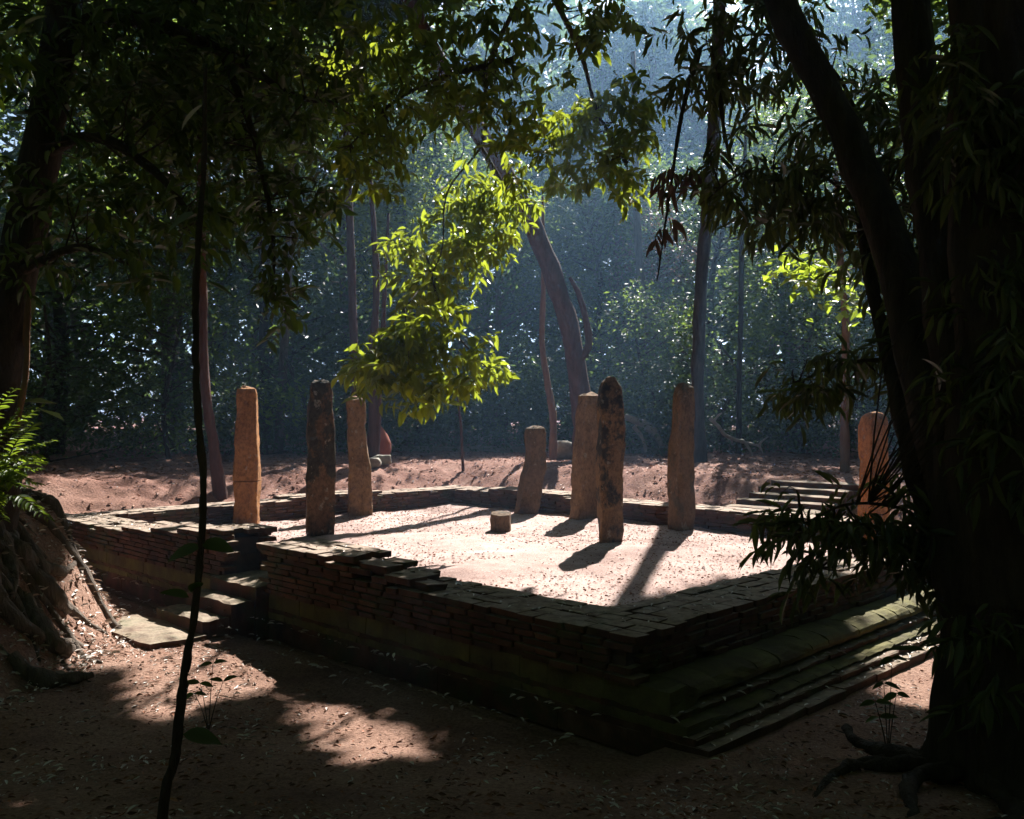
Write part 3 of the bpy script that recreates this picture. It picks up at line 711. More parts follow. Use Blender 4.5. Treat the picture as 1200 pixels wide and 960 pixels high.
# bamboo-like creeper hanging round the right tree
def creeper():
    r = np.random.default_rng(202)
    t = empty('bamboo_thicket', at(1120, 880, 5.9), 'dark long-leaved bamboo hanging in front of the right end of the platform', 'bamboo')
    hubs = []
    for k, pts in enumerate([[(1140, 860, 6.0), (1120, 700, 6.1), (1080, 610, 6.1), (1000, 590, 6.0), (930, 620, 5.9)],
                             [(1120, 700, 6.1), (1060, 640, 6.0), (1000, 640, 5.9), (955, 670, 5.8)],
                             [(1140, 800, 6.2), (1110, 500, 6.6), (1050, 300, 7.0), (970, 210, 7.2), (880, 200, 7.2), (820, 240, 7.2)],
                             [(1110, 480, 6.6), (1040, 425, 6.8), (980, 430, 7.0), (930, 450, 7.0)],
                             [(1060, 320, 7.0), (990, 100, 7.4), (900, 40, 7.4), (820, 60, 7.4)],
                             [(820, 60, 7.4), (800, 130, 7.4), (783, 240, 7.3), (770, 330, 7.3)],
                             [(840, 70, 7.4), (850, 160, 7.4), (862, 200, 7.4)]]):
        hubs.append(limb(t, px_path(pts), [.022, .018, .014, .009, .005], 'twig', 'cane', 6, .1, 50 + k))
    blobs = [(1000, 606, 95, 22, 6.0, .5, 34), (960, 628, 50, 18, 5.9, .4, 12), (1055, 634, 50, 28, 6.0, .4, 24), (1085, 600, 30, 36, 6.1, .4, 14), (925, 596, 40, 14, 6.0, .3, 8), (965, 668, 12, 18, 5.9, .1, 5),
             (945, 450, 34, 20, 6.9, .5, 18), (1075, 410, 26, 70, 6.9, .5, 34), (1078, 530, 14, 40, 6.6, .3, 12), (1010, 415, 50, 16, 7.0, .4, 22),
             (910, 220, 90, 32, 7.2, .6, 54), (950, 245, 70, 24, 7.1, .6, 36), (1030, 300, 36, 40, 7.1, .5, 30), (850, 190, 30, 50, 7.4, .4, 20),
             (900, 60, 80, 60, 7.4, .7, 56), (820, 60, 40, 70, 7.4, .5, 34), (980, 130, 60, 70, 7.3, .6, 40), (1060, 180, 60, 110, 6.8, .5, 70), (1100, 350, 50, 110, 6.4, .4, 60),
             (1150, 120, 60, 120, 5.1, .3, 60), (1170, 420, 50, 150, 5.0, .25, 60), (1120, 640, 50, 60, 5.8, .3, 40), (1160, 760, 50, 80, 4.95, .1, 16)]
    C = blob_points(r, blobs)
    twigs_to(r, np.concatenate(hubs), C, 'twig', t, 'twig_mass', .3, .004)
    emit_leaves(t, twig_leaves(r, C, 8, 1, .17, .75, .19, .26), 'leaf_bamboo', 260)
    # dry brown leaves caught on the hanging canes
    C = blob_points(r, [(785, 215, 10, 26, 7.3, .15, 9), (808, 190, 8, 14, 7.4, .1, 4), (775, 260, 8, 20, 7.3, .1, 4)])
    emit_leaves(t, twig_leaves(r, C, 4, 1, .17, 1.6, .22, .1), 'leaf_brown', 40, 'dry_foliage', 'dry_leaf')
creeper()

# ------------------------------------------------------------------ left tree on the mound, with exposed roots
def left_tree():
    r = np.random.default_rng(303)
    b = at(-12, 610, 8.6)
    t = empty('mound_tree', (b[0], b[1], float(ground(b[0], b[1]))), 'dark leaning tree on the earth mound, its bare roots gripping the bank', 'tree')
    h1 = limb(t, px_path([(-45, 760, 8.5), (-14, 575, 8.5), (3, 450, 8.5), (22, 310, 8.4), (52, 150, 8.3), (72, 20, 8.3), (95, -150, 8.3), (120, -350, 8.4)]), [.38, .25, .18, .17, .155, .15, .13, .1], 'bark_dark', 'trunk', 16, .18, 60)
    h2 = limb(t, px_path([(70, 40, 8.3), (150, 20, 8.5), (260, 60, 8.8), (340, 110, 9.0), (395, 120, 9.0)]), [.09, .07, .05, .03, .012], 'bark_dark', 'limb', 9, .2, 61)
    h3 = limb(t, px_path([(260, 60, 8.8), (300, 170, 8.9), (320, 280, 8.9), (318, 350, 8.9)]), [.04, .03, .02, .008], 'twig', 'limb', 7, .2, 62)
    h4 = limb(t, px_path([(45, 180, 8.3), (110, 160, 8.0), (180, 200, 7.8), (230, 260, 7.7)]), [.07, .05, .035, .012], 'bark_dark', 'limb', 8, .2, 63)
    h5 = limb(t, px_path([(20, 320, 8.4), (90, 290, 7.6), (150, 310, 7.2)]), [.05, .03, .01], 'twig', 'limb', 7, .2, 64)
    h6 = limb(t, px_path([(28, 410, 8.5), (33, 340, 8.0), (30, 440, 7.9), (18, 500, 8.0)]), [.02, .02, .025, .03], 'bark_tan', 'vine', 7, .2, 65)
    blobs = [(110, 60, 80, 60, 8.3, .7, 43), (210, 60, 90, 60, 8.6, .7, 49), (310, 60, 80, 60, 8.9, .7, 43), (170, 150, 100, 60, 8.3, .7, 55), (280, 160, 90, 60, 8.8, .7, 49),
             (360, 140, 50, 50, 9.0, .6, 24), (110, 230, 90, 50, 7.8, .6, 31), (230, 250, 80, 50, 7.8, .6, 34), (320, 250, 55, 50, 8.9, .5, 31), (318, 345, 36, 40, 8.9, .4, 18),
             (40, 280, 50, 70, 7.8, .4, 16), (385, 60, 40, 50, 9.2, .5, 18), (30, 60, 50, 60, 7.8, .5, 18), (370, 240, 40, 40, 9.2, .5, 16), (160, 310, 70, 30, 7.3, .4, 11)]
    C = blob_points(r, blobs)
    twigs_to(r, np.concatenate([h2, h3, h4, h5]), C, 'twig', t, 'twig_mass', .25, .005)
    emit_leaves(t, twig_leaves(r, C, 9, 1, .155, .3, .36, .3), 'leaf_dark', 290)
    # a few large leaves close by
    for nm, px, py, d in [('x', 15, 65, 5.6)]:
        C = blob_points(r, [(px, py, 34, 34, d, .15, 6), (8, 40, 14, 20, d, .1, 3)])
        emit_leaves(t, twig_leaves(r, C, 5, 1, .15, .4, .36, .2), 'leaf_fern', 60, 'sunlit_foliage', 'sunlit_leaf')
    def gr(px, py, d, up=.04):
        p = at(px, py, d); p[2] = float(ground(p[0], p[1])) + up; return p
    for k in range(26):
        x0 = -5.2 + r.uniform(-.3, .35); y0 = 8.3 + r.normal(0, .5); ang = r.uniform(-1.35, .75); ln = r.uniform(.8, 1.75); P = []
        for q in np.linspace(0, 1, 7):
            xx = x0 + math.cos(ang + .5 * math.sin(3 * q + k)) * ln * q + r.normal(0, .03); yy = y0 + math.sin(ang + .5 * math.sin(3 * q + k)) * ln * q + r.normal(0, .03)
            P.append([xx, yy, float(ground(xx, yy)) + r.uniform(-.02, .07) * (1 - q)])
        rr = r.uniform(.035, .10); limb(t, P, [rr, rr * .9, rr * .8, rr * .6, rr * .25], 'bark_grey', 'root', 9, .5, 70 + k, res=26)
    for k, (pts, rr) in enumerate([([(-20, 605, 8.6), (30, 620, 8.5), (62, 640, 8.6), (82, 672, 8.7)], .09), ([(30, 700, 8.2), (58, 716, 8.1), (78, 700, 8.2), (86, 690, 8.3)], .08), ([(15, 738, 7.5), (50, 752, 7.5), (85, 760, 7.6), (110, 756, 7.7)], .065)]):
        limb(t, [gr(*p, up=.05) for p in pts], [rr, rr, rr * .8, rr * .4], 'bark_grey', 'root', 10, .5, 170 + k, res=26)
    canopy(t, [((-5.0, 8.0, 10.5), (4.5, 4.0, 1.8)), ((-4.0, 2.0, 9.5), (4.5, 4.5, 1.6))], [300, 260], 26, .30, 'leaf_dark', 6, hubs=h1[14:])
left_tree()
def fern():
    r = np.random.default_rng(404)
    b = at(5, 600, 7.7); t = empty('fern_shrub', (b[0], b[1], float(ground(b[0], b[1]))), 'bright green feathery shrub on the mound at the left edge', 'shrub')
    P, D, L = [], [], []; bag = Bag()
    for k in range(34):
        s = b + [r.normal(-.25, .15), r.normal(0, .12), -.05]; tip = at(r.uniform(-40, 62), r.uniform(455, 610), 7.6 + r.normal(0, .2))
        m = (s + tip) / 2 + [0, 0, .18]; c = catmull([s, m, tip], 22); V, Q, T = tube([s, m, tip], [.006, .004, .002], 4, res=8); bag.add(V, Q, T)
        dr = unit(np.gradient(c, axis=0))
        for j in range(7, 22):
            for sg in (-1, 1):
                sd = unit(np.cross(dr[j], [0, 0, 1])) * sg
                P.append(c[j]); D.append(unit(sd * .8 + dr[j] * .55 + r.normal(0, .12, 3) + [0, 0, -.12])); L.append(.115 * (1.1 - abs(j - 13) / 16) * r.uniform(.8, 1.1))
    child('stalk_mass', bag.mesh('stalk_mass', M['twig']), t, 'stuff')
    P, D, L = np.array(P), np.array(D), np.array(L)
    emit_leaves(t, (P, D, unit(r.normal(0, .25, P.shape) + [0, 0, 1]), L, L * .26), 'leaf_fern', 150, gaps=False)
fern()

# ------------------------------------------------------------------ trees round the clearing whose trunks stand out
def crown_cloud(r, centres, n_leaf, L, flat=.5, ratio=.5, sd=.5):
    P = np.repeat(centres, n_leaf, 0) + r.normal(0, 1, (len(centres) * n_leaf, 3)) * [sd, sd, sd * flat]
    D = unit(r.normal(0, 1, P.shape) * [1, 1, .6] + [0, 0, -.25]); nr = unit(r.normal(0, .5, P.shape) + [0, 0, 1])
    Ls = L * r.uniform(.65, 1.3, len(P)); return P, D, nr, Ls, Ls * ratio
def solo_tree(name, label, stems, mat, crowns, leaf_mat, L, seed, n_leaf=22, sd=.45, gaps=True, twig_frac=.35, keep=0, flat=.5):
    """stems: list of (px path, radii); crowns: blobs in px"""
    r = np.random.default_rng(seed); p0 = at(*stems[0][0][0]); t = empty(name, (p0[0], p0[1], float(ground(p0[0], p0[1], False))), label, 'tree')
    hubs = []
    for k, (pts, rad) in enumerate(stems):
        P = px_path(pts)
        if k == 0 or pts[0][1] > 500: P[0][2] = min(P[0][2], float(ground(P[0][0], P[0][1])) - .1)
        hubs.append(limb(t, P, rad, mat, 'trunk' if k == 0 else 'stem', 12, .16, seed + k, res=max(10, 6 * len(P))))
    if crowns:
        C = blob_points(r, crowns); data = crown_cloud(r, C, n_leaf, L, flat, .5, sd)
        hub = np.concatenate([h[len(h) // 3:] for h in hubs]); twigs_to(r, hub, C, 'twig', t, 'branch_mass', twig_frac, .012)
        if gaps: ok = shades(data[0]); data = tuple(x[ok] for x in data)
        print('CROWN', name, len(data[0]))
        if len(data[0]): V, T = leaves(*data, KITE, KITE_T); child('crown', mesh_np('crown', V, T, M[leaf_mat]), t)
    return t, hubs
# the great leaning tree and the knotted tree carry the high canopy that shades the foreground
lt, hub = solo_tree('leaning_tree', 'tall reddish-trunked tree leaning to the left behind the pale tan pillar', [([(687, 560, 23), (682, 480, 22.8), (668, 390, 22.4), (640, 300, 21.8), (590, 200, 21.2), (535, 115, 20.5), (480, 0, 19.6), (440, -130, 18.6), (420, -260, 17.8)], [.34, .26, .235, .225, .21, .20, .17, .14, .09]),
           ([(676, 430, 22.5), (690, 400, 22.4), (680, 350, 22.2), (668, 325, 22.2)], [.10, .09, .07, .04])], 'bark_red', None, 'leaf_far', .3, 510)
canopy(lt, [((-4.0, 19.0, 13.5), (5.5, 5.2, 2.0)), ((1.5, 18.5, 13.5), (5.0, 5.5, 1.8)), ((-1.0, 13.5, 13.0), (5.5, 4.0, 1.8)), ((-2.0, 24.0, 13.8), (6.5, 3.6, 1.8))], [620, 560, 320, 760], 30, .30, 'leaf_far', 511, hubs=hub[0][17:])
kt, hub = solo_tree('knotted_tree', 'dark knotted tree with vine-wrapped trunk behind the dark brown pillar', [([(818, 562, 21), (817, 450, 21), (822, 330, 21), (834, 200, 20.5), (840, 90, 20), (846, -60, 19), (850, -220, 18)], [.23, .14, .14, .15, .13, .12, .09])], 'bark_dark', None, 'leaf_far', .3, 520)
canopy(kt, [((6.0, 18.5, 13.2), (5.0, 5.5, 2.0)), ((10.5, 17.0, 12.5), (5.0, 6.0, 2.0))], [600, 520], 30, .30, 'leaf_far', 521, hubs=hub[0][17:])
solo_tree('slender_tree', 'slender brown-barked tree curving up beside the two-block orange pillar', [([(259, 578, 17), (250, 520, 17), (240, 450, 17), (237, 350, 17), (235, 250, 16.8), (234, 130, 16.6), (225, -40, 16.4)], [.13, .10, .09, .085, .08, .07, .05])], 'bark_red',
          [(240, 60, 110, 70, 16.5, 1.8, 60), (180, 130, 80, 50, 16.8, 1.5, 40), (300, 140, 70, 50, 16.8, 1.5, 30), (180, -150, 300, 130, 17.5, 4.5, 620), (0, -120, 260, 130, 18.5, 4.5, 420)], 'leaf_far', .27, 530, n_leaf=28, sd=.5)
solo_tree('thin_tree', 'straight thin pale trunk rising behind the notched tan pillar', [([(418, 545, 22), (416, 450, 22), (412, 330, 22), (408, 215, 22), (402, 60, 21.8)], [.12, .10, .10, .09, .06])], 'bark_red',
          [(400, 90, 70, 60, 22, 1.8, 46), (360, 130, 50, 40, 22, 1.5, 24)], 'leaf_far', .22, 540)
solo_tree('twin_stem_tree', 'two thin stems rising together from one foot beside the clay urn', [([(437, 540, 21), (437, 480, 21), (436, 420, 21), (441, 330, 21), (433, 200, 21)], [.13, .10, .09, .08, .05]), ([(440, 540, 21), (444, 470, 21), (448, 400, 21), (451, 330, 21), (455, 250, 21)], [.08, .06, .055, .05, .03])], 'bark_red',
          [(430, 110, 60, 60, 21, 1.5, 40)], 'leaf_far', .20, 550)
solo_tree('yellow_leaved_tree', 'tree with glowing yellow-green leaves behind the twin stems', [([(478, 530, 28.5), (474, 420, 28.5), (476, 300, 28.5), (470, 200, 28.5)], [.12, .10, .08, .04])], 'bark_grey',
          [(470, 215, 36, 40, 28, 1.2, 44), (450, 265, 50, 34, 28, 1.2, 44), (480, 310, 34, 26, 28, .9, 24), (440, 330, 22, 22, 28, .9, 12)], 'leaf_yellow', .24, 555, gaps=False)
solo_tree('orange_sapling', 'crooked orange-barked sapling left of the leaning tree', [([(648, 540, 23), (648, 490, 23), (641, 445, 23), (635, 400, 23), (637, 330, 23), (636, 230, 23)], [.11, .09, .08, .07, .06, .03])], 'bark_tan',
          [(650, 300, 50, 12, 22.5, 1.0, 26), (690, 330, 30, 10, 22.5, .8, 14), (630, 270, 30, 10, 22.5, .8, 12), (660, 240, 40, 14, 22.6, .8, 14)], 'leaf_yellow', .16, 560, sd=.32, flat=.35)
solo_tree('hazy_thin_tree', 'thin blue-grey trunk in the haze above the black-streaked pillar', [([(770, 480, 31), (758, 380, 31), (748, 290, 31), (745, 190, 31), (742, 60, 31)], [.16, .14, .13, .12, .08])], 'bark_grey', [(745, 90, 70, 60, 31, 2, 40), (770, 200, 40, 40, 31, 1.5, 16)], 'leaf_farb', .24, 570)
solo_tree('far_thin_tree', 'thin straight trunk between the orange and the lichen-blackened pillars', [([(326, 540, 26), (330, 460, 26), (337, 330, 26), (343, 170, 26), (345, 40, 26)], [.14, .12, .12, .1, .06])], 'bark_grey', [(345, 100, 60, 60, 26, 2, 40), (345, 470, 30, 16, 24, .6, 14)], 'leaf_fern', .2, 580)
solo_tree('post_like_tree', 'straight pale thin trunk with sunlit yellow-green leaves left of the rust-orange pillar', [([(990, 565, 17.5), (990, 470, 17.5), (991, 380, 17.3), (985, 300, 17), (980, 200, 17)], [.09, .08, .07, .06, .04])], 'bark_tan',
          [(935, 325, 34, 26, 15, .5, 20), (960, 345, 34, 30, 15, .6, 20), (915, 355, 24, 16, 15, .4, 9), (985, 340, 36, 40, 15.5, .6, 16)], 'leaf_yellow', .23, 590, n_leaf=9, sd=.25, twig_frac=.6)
solo_tree('dark_pole_tree', 'thin dark pole of a tree right of the dead white branch', [([(866, 552, 25), (866, 470, 25), (868, 380, 25), (870, 260, 25), (876, 120, 25)], [.08, .07, .07, .06, .04])], 'bark_dark', [(876, 160, 50, 60, 25, 1.5, 30)], 'leaf_farb', .22, 600)
solo_tree('bare_sapling', 'bare thin sapling stick in front of the low stone kerb', [([(543, 545, 21.5), (540, 500, 21.5), (537, 470, 21.5), (535, 430, 21.5)], [.035, .03, .025, .015])], 'bark_red', None, 'leaf_far', .2, 610)

# ------------------------------------------------------------------ forest behind: a few tree forms, copied
def forest_form(seed, H, Rr, z0, n_cl, n_leaf, L, mat, bark, trunk_r, sd):
    r = np.random.default_rng(seed); C = []
    while len(C) < n_cl:
        z = r.uniform(z0, H); f = (z - z0) / (H - z0); rad = Rr * (math.sin(math.pi * min(1, f * .82 + .16)) ** .7) * r.uniform(.25, 1) ** .5
        th = r.uniform(0, 2 * np.pi); p = np.array([rad * math.cos(th), rad * math.sin(th), z])
        if fbm(p[None], .35, seed, 2)[0] > -.28: C.append(p)
    C = np.array(C); sway = r.normal(0, .3, (3, 2))
    bag = Bag(); top = H * .85
    pts = [[0, 0, -.3], [*sway[0] * .5, top * .3], [*sway[1], top * .65], [*sway[2], top]]
    V, Q, T = tube(pts, [trunk_r * 1.4, trunk_r, trunk_r * .75, trunk_r * .3], 9, .15, seed, res=16); bag.add(V, Q, T); ax = catmull(pts, 24)
    for c in C[r.random(n_cl) < .3]:
        h = ax[np.argmin(np.linalg.norm(ax - (c - [0, 0, .12 * H * r.uniform(.3, 1)]), axis=1))]; m = (h + c) / 2 + r.normal(0, .2, 3)
        V, Q, T = tube([h, m, c], [trunk_r * .35, trunk_r * .2, trunk_r * .06], 5, res=7); bag.add(V, Q, T)
    P, D, nr, Ls, Ws = crown_cloud(r, C, n_leaf, L, .55, .5, sd)
    V, T = leaves(P, D, nr, Ls, Ws, KITE, KITE_T)
    return bag.mesh('trunk', M[bark], True), mesh_np('crown', V, T, M[mat])
FORMS = {'tall1': forest_form(1, 20, 4.2, 3.0, 230, 42, .26, 'leaf_far', 'bark_grey', .26, .62), 'tall2': forest_form(2, 21, 3.8, 5.0, 210, 42, .28, 'leaf_farb', 'bark_grey', .24, .60),
         'mid1': forest_form(3, 10, 2.8, 1.0, 150, 46, .17, 'leaf_far', 'bark_grey', .14, .42), 'mid2': forest_form(4, 10, 2.5, 1.6, 140, 46, .18, 'leaf_farb', 'bark_dark', .13, .42),
         'low1': forest_form(5, 3.2, 1.9, .15, 90, 44, .11, 'leaf_farb', 'twig', .05, .26), 'low2': forest_form(6, 3.6, 1.7, .2, 90, 44, .12, 'leaf_far', 'twig', .05, .26),
         'dry': forest_form(7, 10, 2.2, 2.5, 90, 40, .14, 'leaf_brown', 'bark_grey', .12, .42)}
def forest(form, px, d, h, name, label, cat, group):
    tr, cr = FORMS[form]; H = {'t': 20, 'm': 10, 'l': 3.2, 'd': 10}[form[0]]
    x = (px - CX) / F * d; s = h / H; t = empty(name, (x, d, float(ground(x, d, False))), label, cat, group)
    t.rotation_euler.z = rng.uniform(0, 6.28); t.scale = (s * rng.uniform(.9, 1.15), s * rng.uniform(.9, 1.15), s)
    link('trunk', tr, t); link('crown', cr, t)
MARKS = [(-150, 'left of the mound tree'), (60, 'above the left end of the wall'), (200, 'left of the slender curved tree'), (310, 'above the two-block orange pillar'), (400, 'above the lichen-blackened pillar'),
         (500, 'behind the hanging sunlit bough'), (590, 'above the leaning short pillar'), (690, 'behind the leaning tree'), (760, 'right of the leaning tree'), (850, 'behind the knotted tree'),
         (940, 'above the dead white branch'), (1030, 'above the rust-orange pillar'), (1140, 'behind the huge many-stemmed trunk'), (1300, 'beyond the right edge of the huge tree')]
def mark(px): return min(MARKS, key=lambda m: abs(m[0] - px))[1]
FARW, MIDW, LOWW = 'tall hazy tree of the far forest row ', 'leafy middle-height forest tree ', 'low dense bush at the forest edge '
for i, (px, _) in enumerate(MARKS):      # far row
    d = 43 + rng.uniform(0, 8) if px < 560 or px > 1000 else 48 + rng.uniform(0, 4); hh = .47 * d + rng.uniform(-1, 3) if px < 560 or px > 1000 else .435 * d
    forest('tall1' if i % 2 else 'tall2', px + rng.uniform(-25, 25), d, hh, 'forest_tree', FARW + mark(px), 'tree', 'tall trees of the far forest row')
mids = [(-150, 24, 12, 'mid1'), (60, 26, 13, 'mid2'), (200, 28, 15, 'mid1'), (310, 29, 15.5, 'mid2'), (400, 31, 14, 'mid1'), (500, 31, 12.8, 'mid2'), (590, 33, 9.5, 'mid1'), (690, 34, 10, 'mid2'), (760, 33, 8.5, 'dry'), (850, 31, 10, 'mid2'),
        (940, 29, 11, 'mid1'), (1030, 27, 11.5, 'mid2'), (1140, 25, 11, 'mid1'), (1300, 23, 11, 'mid2')]
for px, d, h, fm in mids: forest(fm, px + rng.uniform(-15, 15), d, h, 'forest_tree', ('dry reddish-brown leaved tree ' if fm == 'dry' else MIDW) + mark(px), 'tree', 'middle-height trees round the clearing')
for i, (px, _) in enumerate(MARKS):
    d = rng.uniform(36, 40); forest('mid1' if i % 2 else 'mid2', px + 45 + rng.uniform(-12, 12), d, rng.uniform(10, 11.5), 'forest_tree', 'shaded leafy tree in the deeper row ' + mark(px), 'tree', 'trees of the deeper shaded row')
lows = [(-150, 18, 3.2), (60, 22, 3.4), (200, 23, 3.2), (310, 25.5, 2.6), (400, 29, 2.6), (500, 30, 2.8), (590, 30, 2.6), (690, 29.5, 3.6), (760, 28, 3.4), (850, 27, 3.2), (940, 26, 3.4), (1030, 24, 3.2), (1140, 21, 3.4), (1300, 17, 3.4)]
for i, (px, d, h) in enumerate(lows): forest('low1' if i % 2 else 'low2', px + rng.uniform(-12, 12), d, h * 1.25, 'forest_bush', LOWW + mark(px), 'bush', 'bushes along the forest edge')
# deep shade between the trunks: continuous undergrowth nobody could count
def undergrowth():
    r = np.random.default_rng(700); n = 3600
    x = r.uniform(-27, 27, n); y = 25.5 + np.abs(r.normal(0, 5, n)) + .10 * np.maximum(0, x * 0) - .22 * np.maximum(0, np.abs(x) - 9); C = np.stack([x, y, 1.0 + r.uniform(.05, 2.6, n) ** 1.0], -1)
    P, D, nr, Ls, Ws = crown_cloud(r, C, 34, .14, .7, .5, .42); V, T = leaves(P, D, nr, Ls, Ws, KITE, KITE_T)
    tag(link('undergrowth', mesh_np('undergrowth', V, T, M['leaf_farb'])), 'dark tangled undergrowth along the foot of the forest', 'undergrowth', kind='stuff')
undergrowth()

def far_wood():
    r = np.random.default_rng(710); n = 6800; th = r.uniform(0, 2 * np.pi, n); d = r.uniform(54, 72, n)
    C = np.stack([d * np.sin(th), d * np.cos(th), 1 + r.uniform(0, 1, n) ** .95 * (29 + 3 * vnoise(np.stack([th * 9, th * 0], -1), 1, 4))], -1)
    P, D, nr, Ls, Ws = crown_cloud(r, C, 26, 1.1, .7, .75, 1.7); V, T = leaves(P, D, nr, Ls, Ws, KITE, KITE_T)
    tag(link('distant_wood', mesh_np('distant_wood', V, T, M['leaf_farb'])), 'solid mass of distant wood closing the view behind the trees', 'wood', kind='stuff')
far_wood()
def surrounding_wood():  # mostly out of frame; added to cut skylight from the sides and behind
    r = np.random.default_rng(720); n = 5200; th = r.uniform(R(42), R(318), n); d = r.uniform(11, 34, n)
    x, y = d * np.sin(th), 4 + d * np.cos(th); z = r.uniform(.1, 1, n) ** .9 * (15 + 3 * vnoise(np.stack([x, y], -1), .2, 4)); C = np.stack([x, y, z], -1)
    P, D, nr, Ls, Ws = crown_cloud(r, C, 22, .5, .7, .6, .9); V, T = leaves(P, D, nr, Ls, Ws, KITE, KITE_T); bag = Bag(); bag.add(V, T)
    tag(link('surrounding_wood', bag.mesh('surrounding_wood', M['leaf_dark'])), 'dense dark wood mostly out of frame, added round the clearing to block skylight', 'wood', kind='stuff')
surrounding_wood()

# ------------------------------------------------------------------ small things
def rock(name, px, py, d, size, label, mat, seed, cat='rock', sink=.3):
    bm = bmesh.new(); bmesh.ops.create_icosphere(bm, subdivisions=3, radius=1); V = np.array([v.co[:] for v in bm.verts]); T = np.array([[v.index for v in f.verts] for f in bm.faces]); bm.free()
    V = V * (1 + .28 * fbm(V, 1.2, seed, 3))[:, None]; V = np.clip(V, -.85, .8) * size
    p = at(px, py, d); o = link(name, mesh_np(name, V, T, M[mat], True)); o.location = (p[0], p[1], float(ground(p[0], p[1])) + size[2] * (1 - sink)); tag(o, label, cat)
rock('rock', 447, 538, 20.8, (.26, .22, .15), 'pale rounded stone under the clay urn', 'rock', 1)
rock('rock', 437, 545, 20.4, (.22, .2, .12), 'small grey stone at the foot of the twin-stem tree', 'rock', 2)
rock('rock', 660, 536, 23.5, (.36, .3, .3), 'grey boulder between the orange sapling and leaning tree', 'rock', 3)
def urn():
    p = at(446, 530, 21.6); pr = [(0.0, 0), (.16, 0), (.27, .2), (.29, .38), (.24, .56), (.14, .72), (.075, .82), (.06, .9), (0, .9)]
    th = np.linspace(0, 2 * np.pi, 20, endpoint=False); V = np.array([[r_ * math.cos(t), r_ * math.sin(t), z] for r_, z in pr for t in th]); V[:, 0] -= .12 * V[:, 2]
    i = np.arange(len(pr) - 1)[:, None] * 20; j = np.arange(20)[None]; Q = np.stack([i + j, i + (j + 1) % 20, i + 20 + (j + 1) % 20, i + 20 + j], -1).reshape(-1, 4)
    o = link('clay_urn', mesh_np('clay_urn', V, Q, M['clay'], True)); o.location = (p[0], p[1], float(ground(p[0], p[1])) + .1); tag(o, 'brick-red rounded clay urn behind the twin-stem tree', 'urn')
urn()
def kerb():
    t = empty('stone_kerb', at(560, 530, 27.5), 'low grey stone kerb along the back of the clearing', 'kerb')
    A, B = np.array([-8.2, 28.0]), np.array([5.0, 26.6])
    for k in range(16):
        p, q = A + (B - A) * (k + .02) / 16, A + (B - A) * (k + .98) / 16; n = np.array([.1, 1.]) * .11; z = float(ground(*((p + q) / 2), False))
        V = np.array([[*(c + s * n), z + h + rng.normal(0, .01)] for h in (-.1, .17) for c, s in ((p, -1), (q, -1), (q, 1), (p, 1))])
        child('kerb_stone', mesh_np('kerb_stone', V, np.array([[0, 3, 2, 1], [4, 5, 6, 7], [0, 1, 5, 4], [1, 2, 6, 5], [2, 3, 7, 6], [3, 0, 4, 7]]), M['rock']), t)
kerb()
def dead_branch():
    t = empty('dead_branch', at(868, 535, 24), 'bleached white fallen branch forking behind the stair', 'branch')
    limb(t, px_path([(832, 490, 24), (842, 500, 24), (850, 510, 24), (864, 516, 24), (872, 518, 24), (880, 530, 24), (882, 540, 24)]), [.05, .05, .045, .05, .04, .03, .02], 'pale_wood', 'main_stem', 8, .25, 1)
    for k, pts in enumerate([[(868, 518, 24), (880, 520, 24), (890, 524, 24), (894, 531, 24)], [(890, 523, 24), (892, 518, 24), (900, 512, 24.2)], [(836, 494, 24), (842, 487, 24), (846, 484, 24)]]): limb(t, px_path(pts), [.035, .03, .015], 'pale_wood', 'fork', 7, .25, 3 + k)
    lg = empty('fallen_log', at(750, 530, 26), 'pale fallen log lying right of the black-streaked pillar', 'log')
    limb(lg, px_path([(732, 488, 26), (750, 496, 26), (765, 505, 26), (775, 522, 26)]), [.10, .12, .11, .08], 'pale_wood', 'log_stem', 9, .3, 8)
    limb(lg, px_path([(742, 500, 25.6), (752, 512, 25.6), (757, 530, 25.6)]), [.06, .05, .04], 'pale_wood', 'log_stub', 8, .3, 9)
dead_branch()
def near_sapling():
    t = empty('foreground_sapling', (at(190, 960, 2.3)[0], 2.3, float(ground(-.85, 2.3))), 'thin dark sapling stem standing close in front of the entrance steps', 'sapling')
    g0 = np.array([-.885, 2.3, float(ground(-.885, 2.3)) - .02])
    P = [g0] + px_path([(192, 960, 2.3), (205, 890, 2.3), (215, 800, 2.3), (228, 720, 2.3), (236, 640, 2.3), (238, 560, 2.3), (231, 470, 2.32), (229, 380, 2.34), (231, 300, 2.36), (238, 200, 2.4), (240, 80, 2.4)])
    limb(t, P, [.013, .0125, .0115, .0105, .0095, .009, .009, .009, .0085, .008, .007, .005], 'bark_dark', 'stem', 9, .34, 31, res=90)
    limb(t, px_path([(205, 905, 2.3), (214, 860, 2.28), (213, 840, 2.28)]), [.004, .003, .002], 'bark_dark', 'side_shoot', 6, .1, 32)
    lv = [((236, 640, 2.3), (-1, -.4, -.35), .085), ((237, 636, 2.3), (1, -.2, -.15), .085), ((215, 860, 2.28), (1, .1, -.2), .095), ((222, 700, 2.3), (-1, -.3, .35), .07), ((224, 694, 2.3), (.5, -.4, .5), .06), ((240, 330, 2.35), (1, .2, -.4), .08), ((228, 250, 2.37), (-1, .1, -.5), .09), ((240, 120, 2.4), (-.8, .3, -.5), .1)]
    P = np.array([at(*a) for a, _, _ in lv]); D = np.array([b for _, b, _ in lv], float); L = np.array([c for *_, c in lv])
    emit_leaves(t, (P, D, unit(np.tile([[0, -.6, 1.]], (len(P), 1)) + rng.normal(0, .2, P.shape)), L, L * .55), 'leaf_dark', 20, gaps=False)
near_sapling()
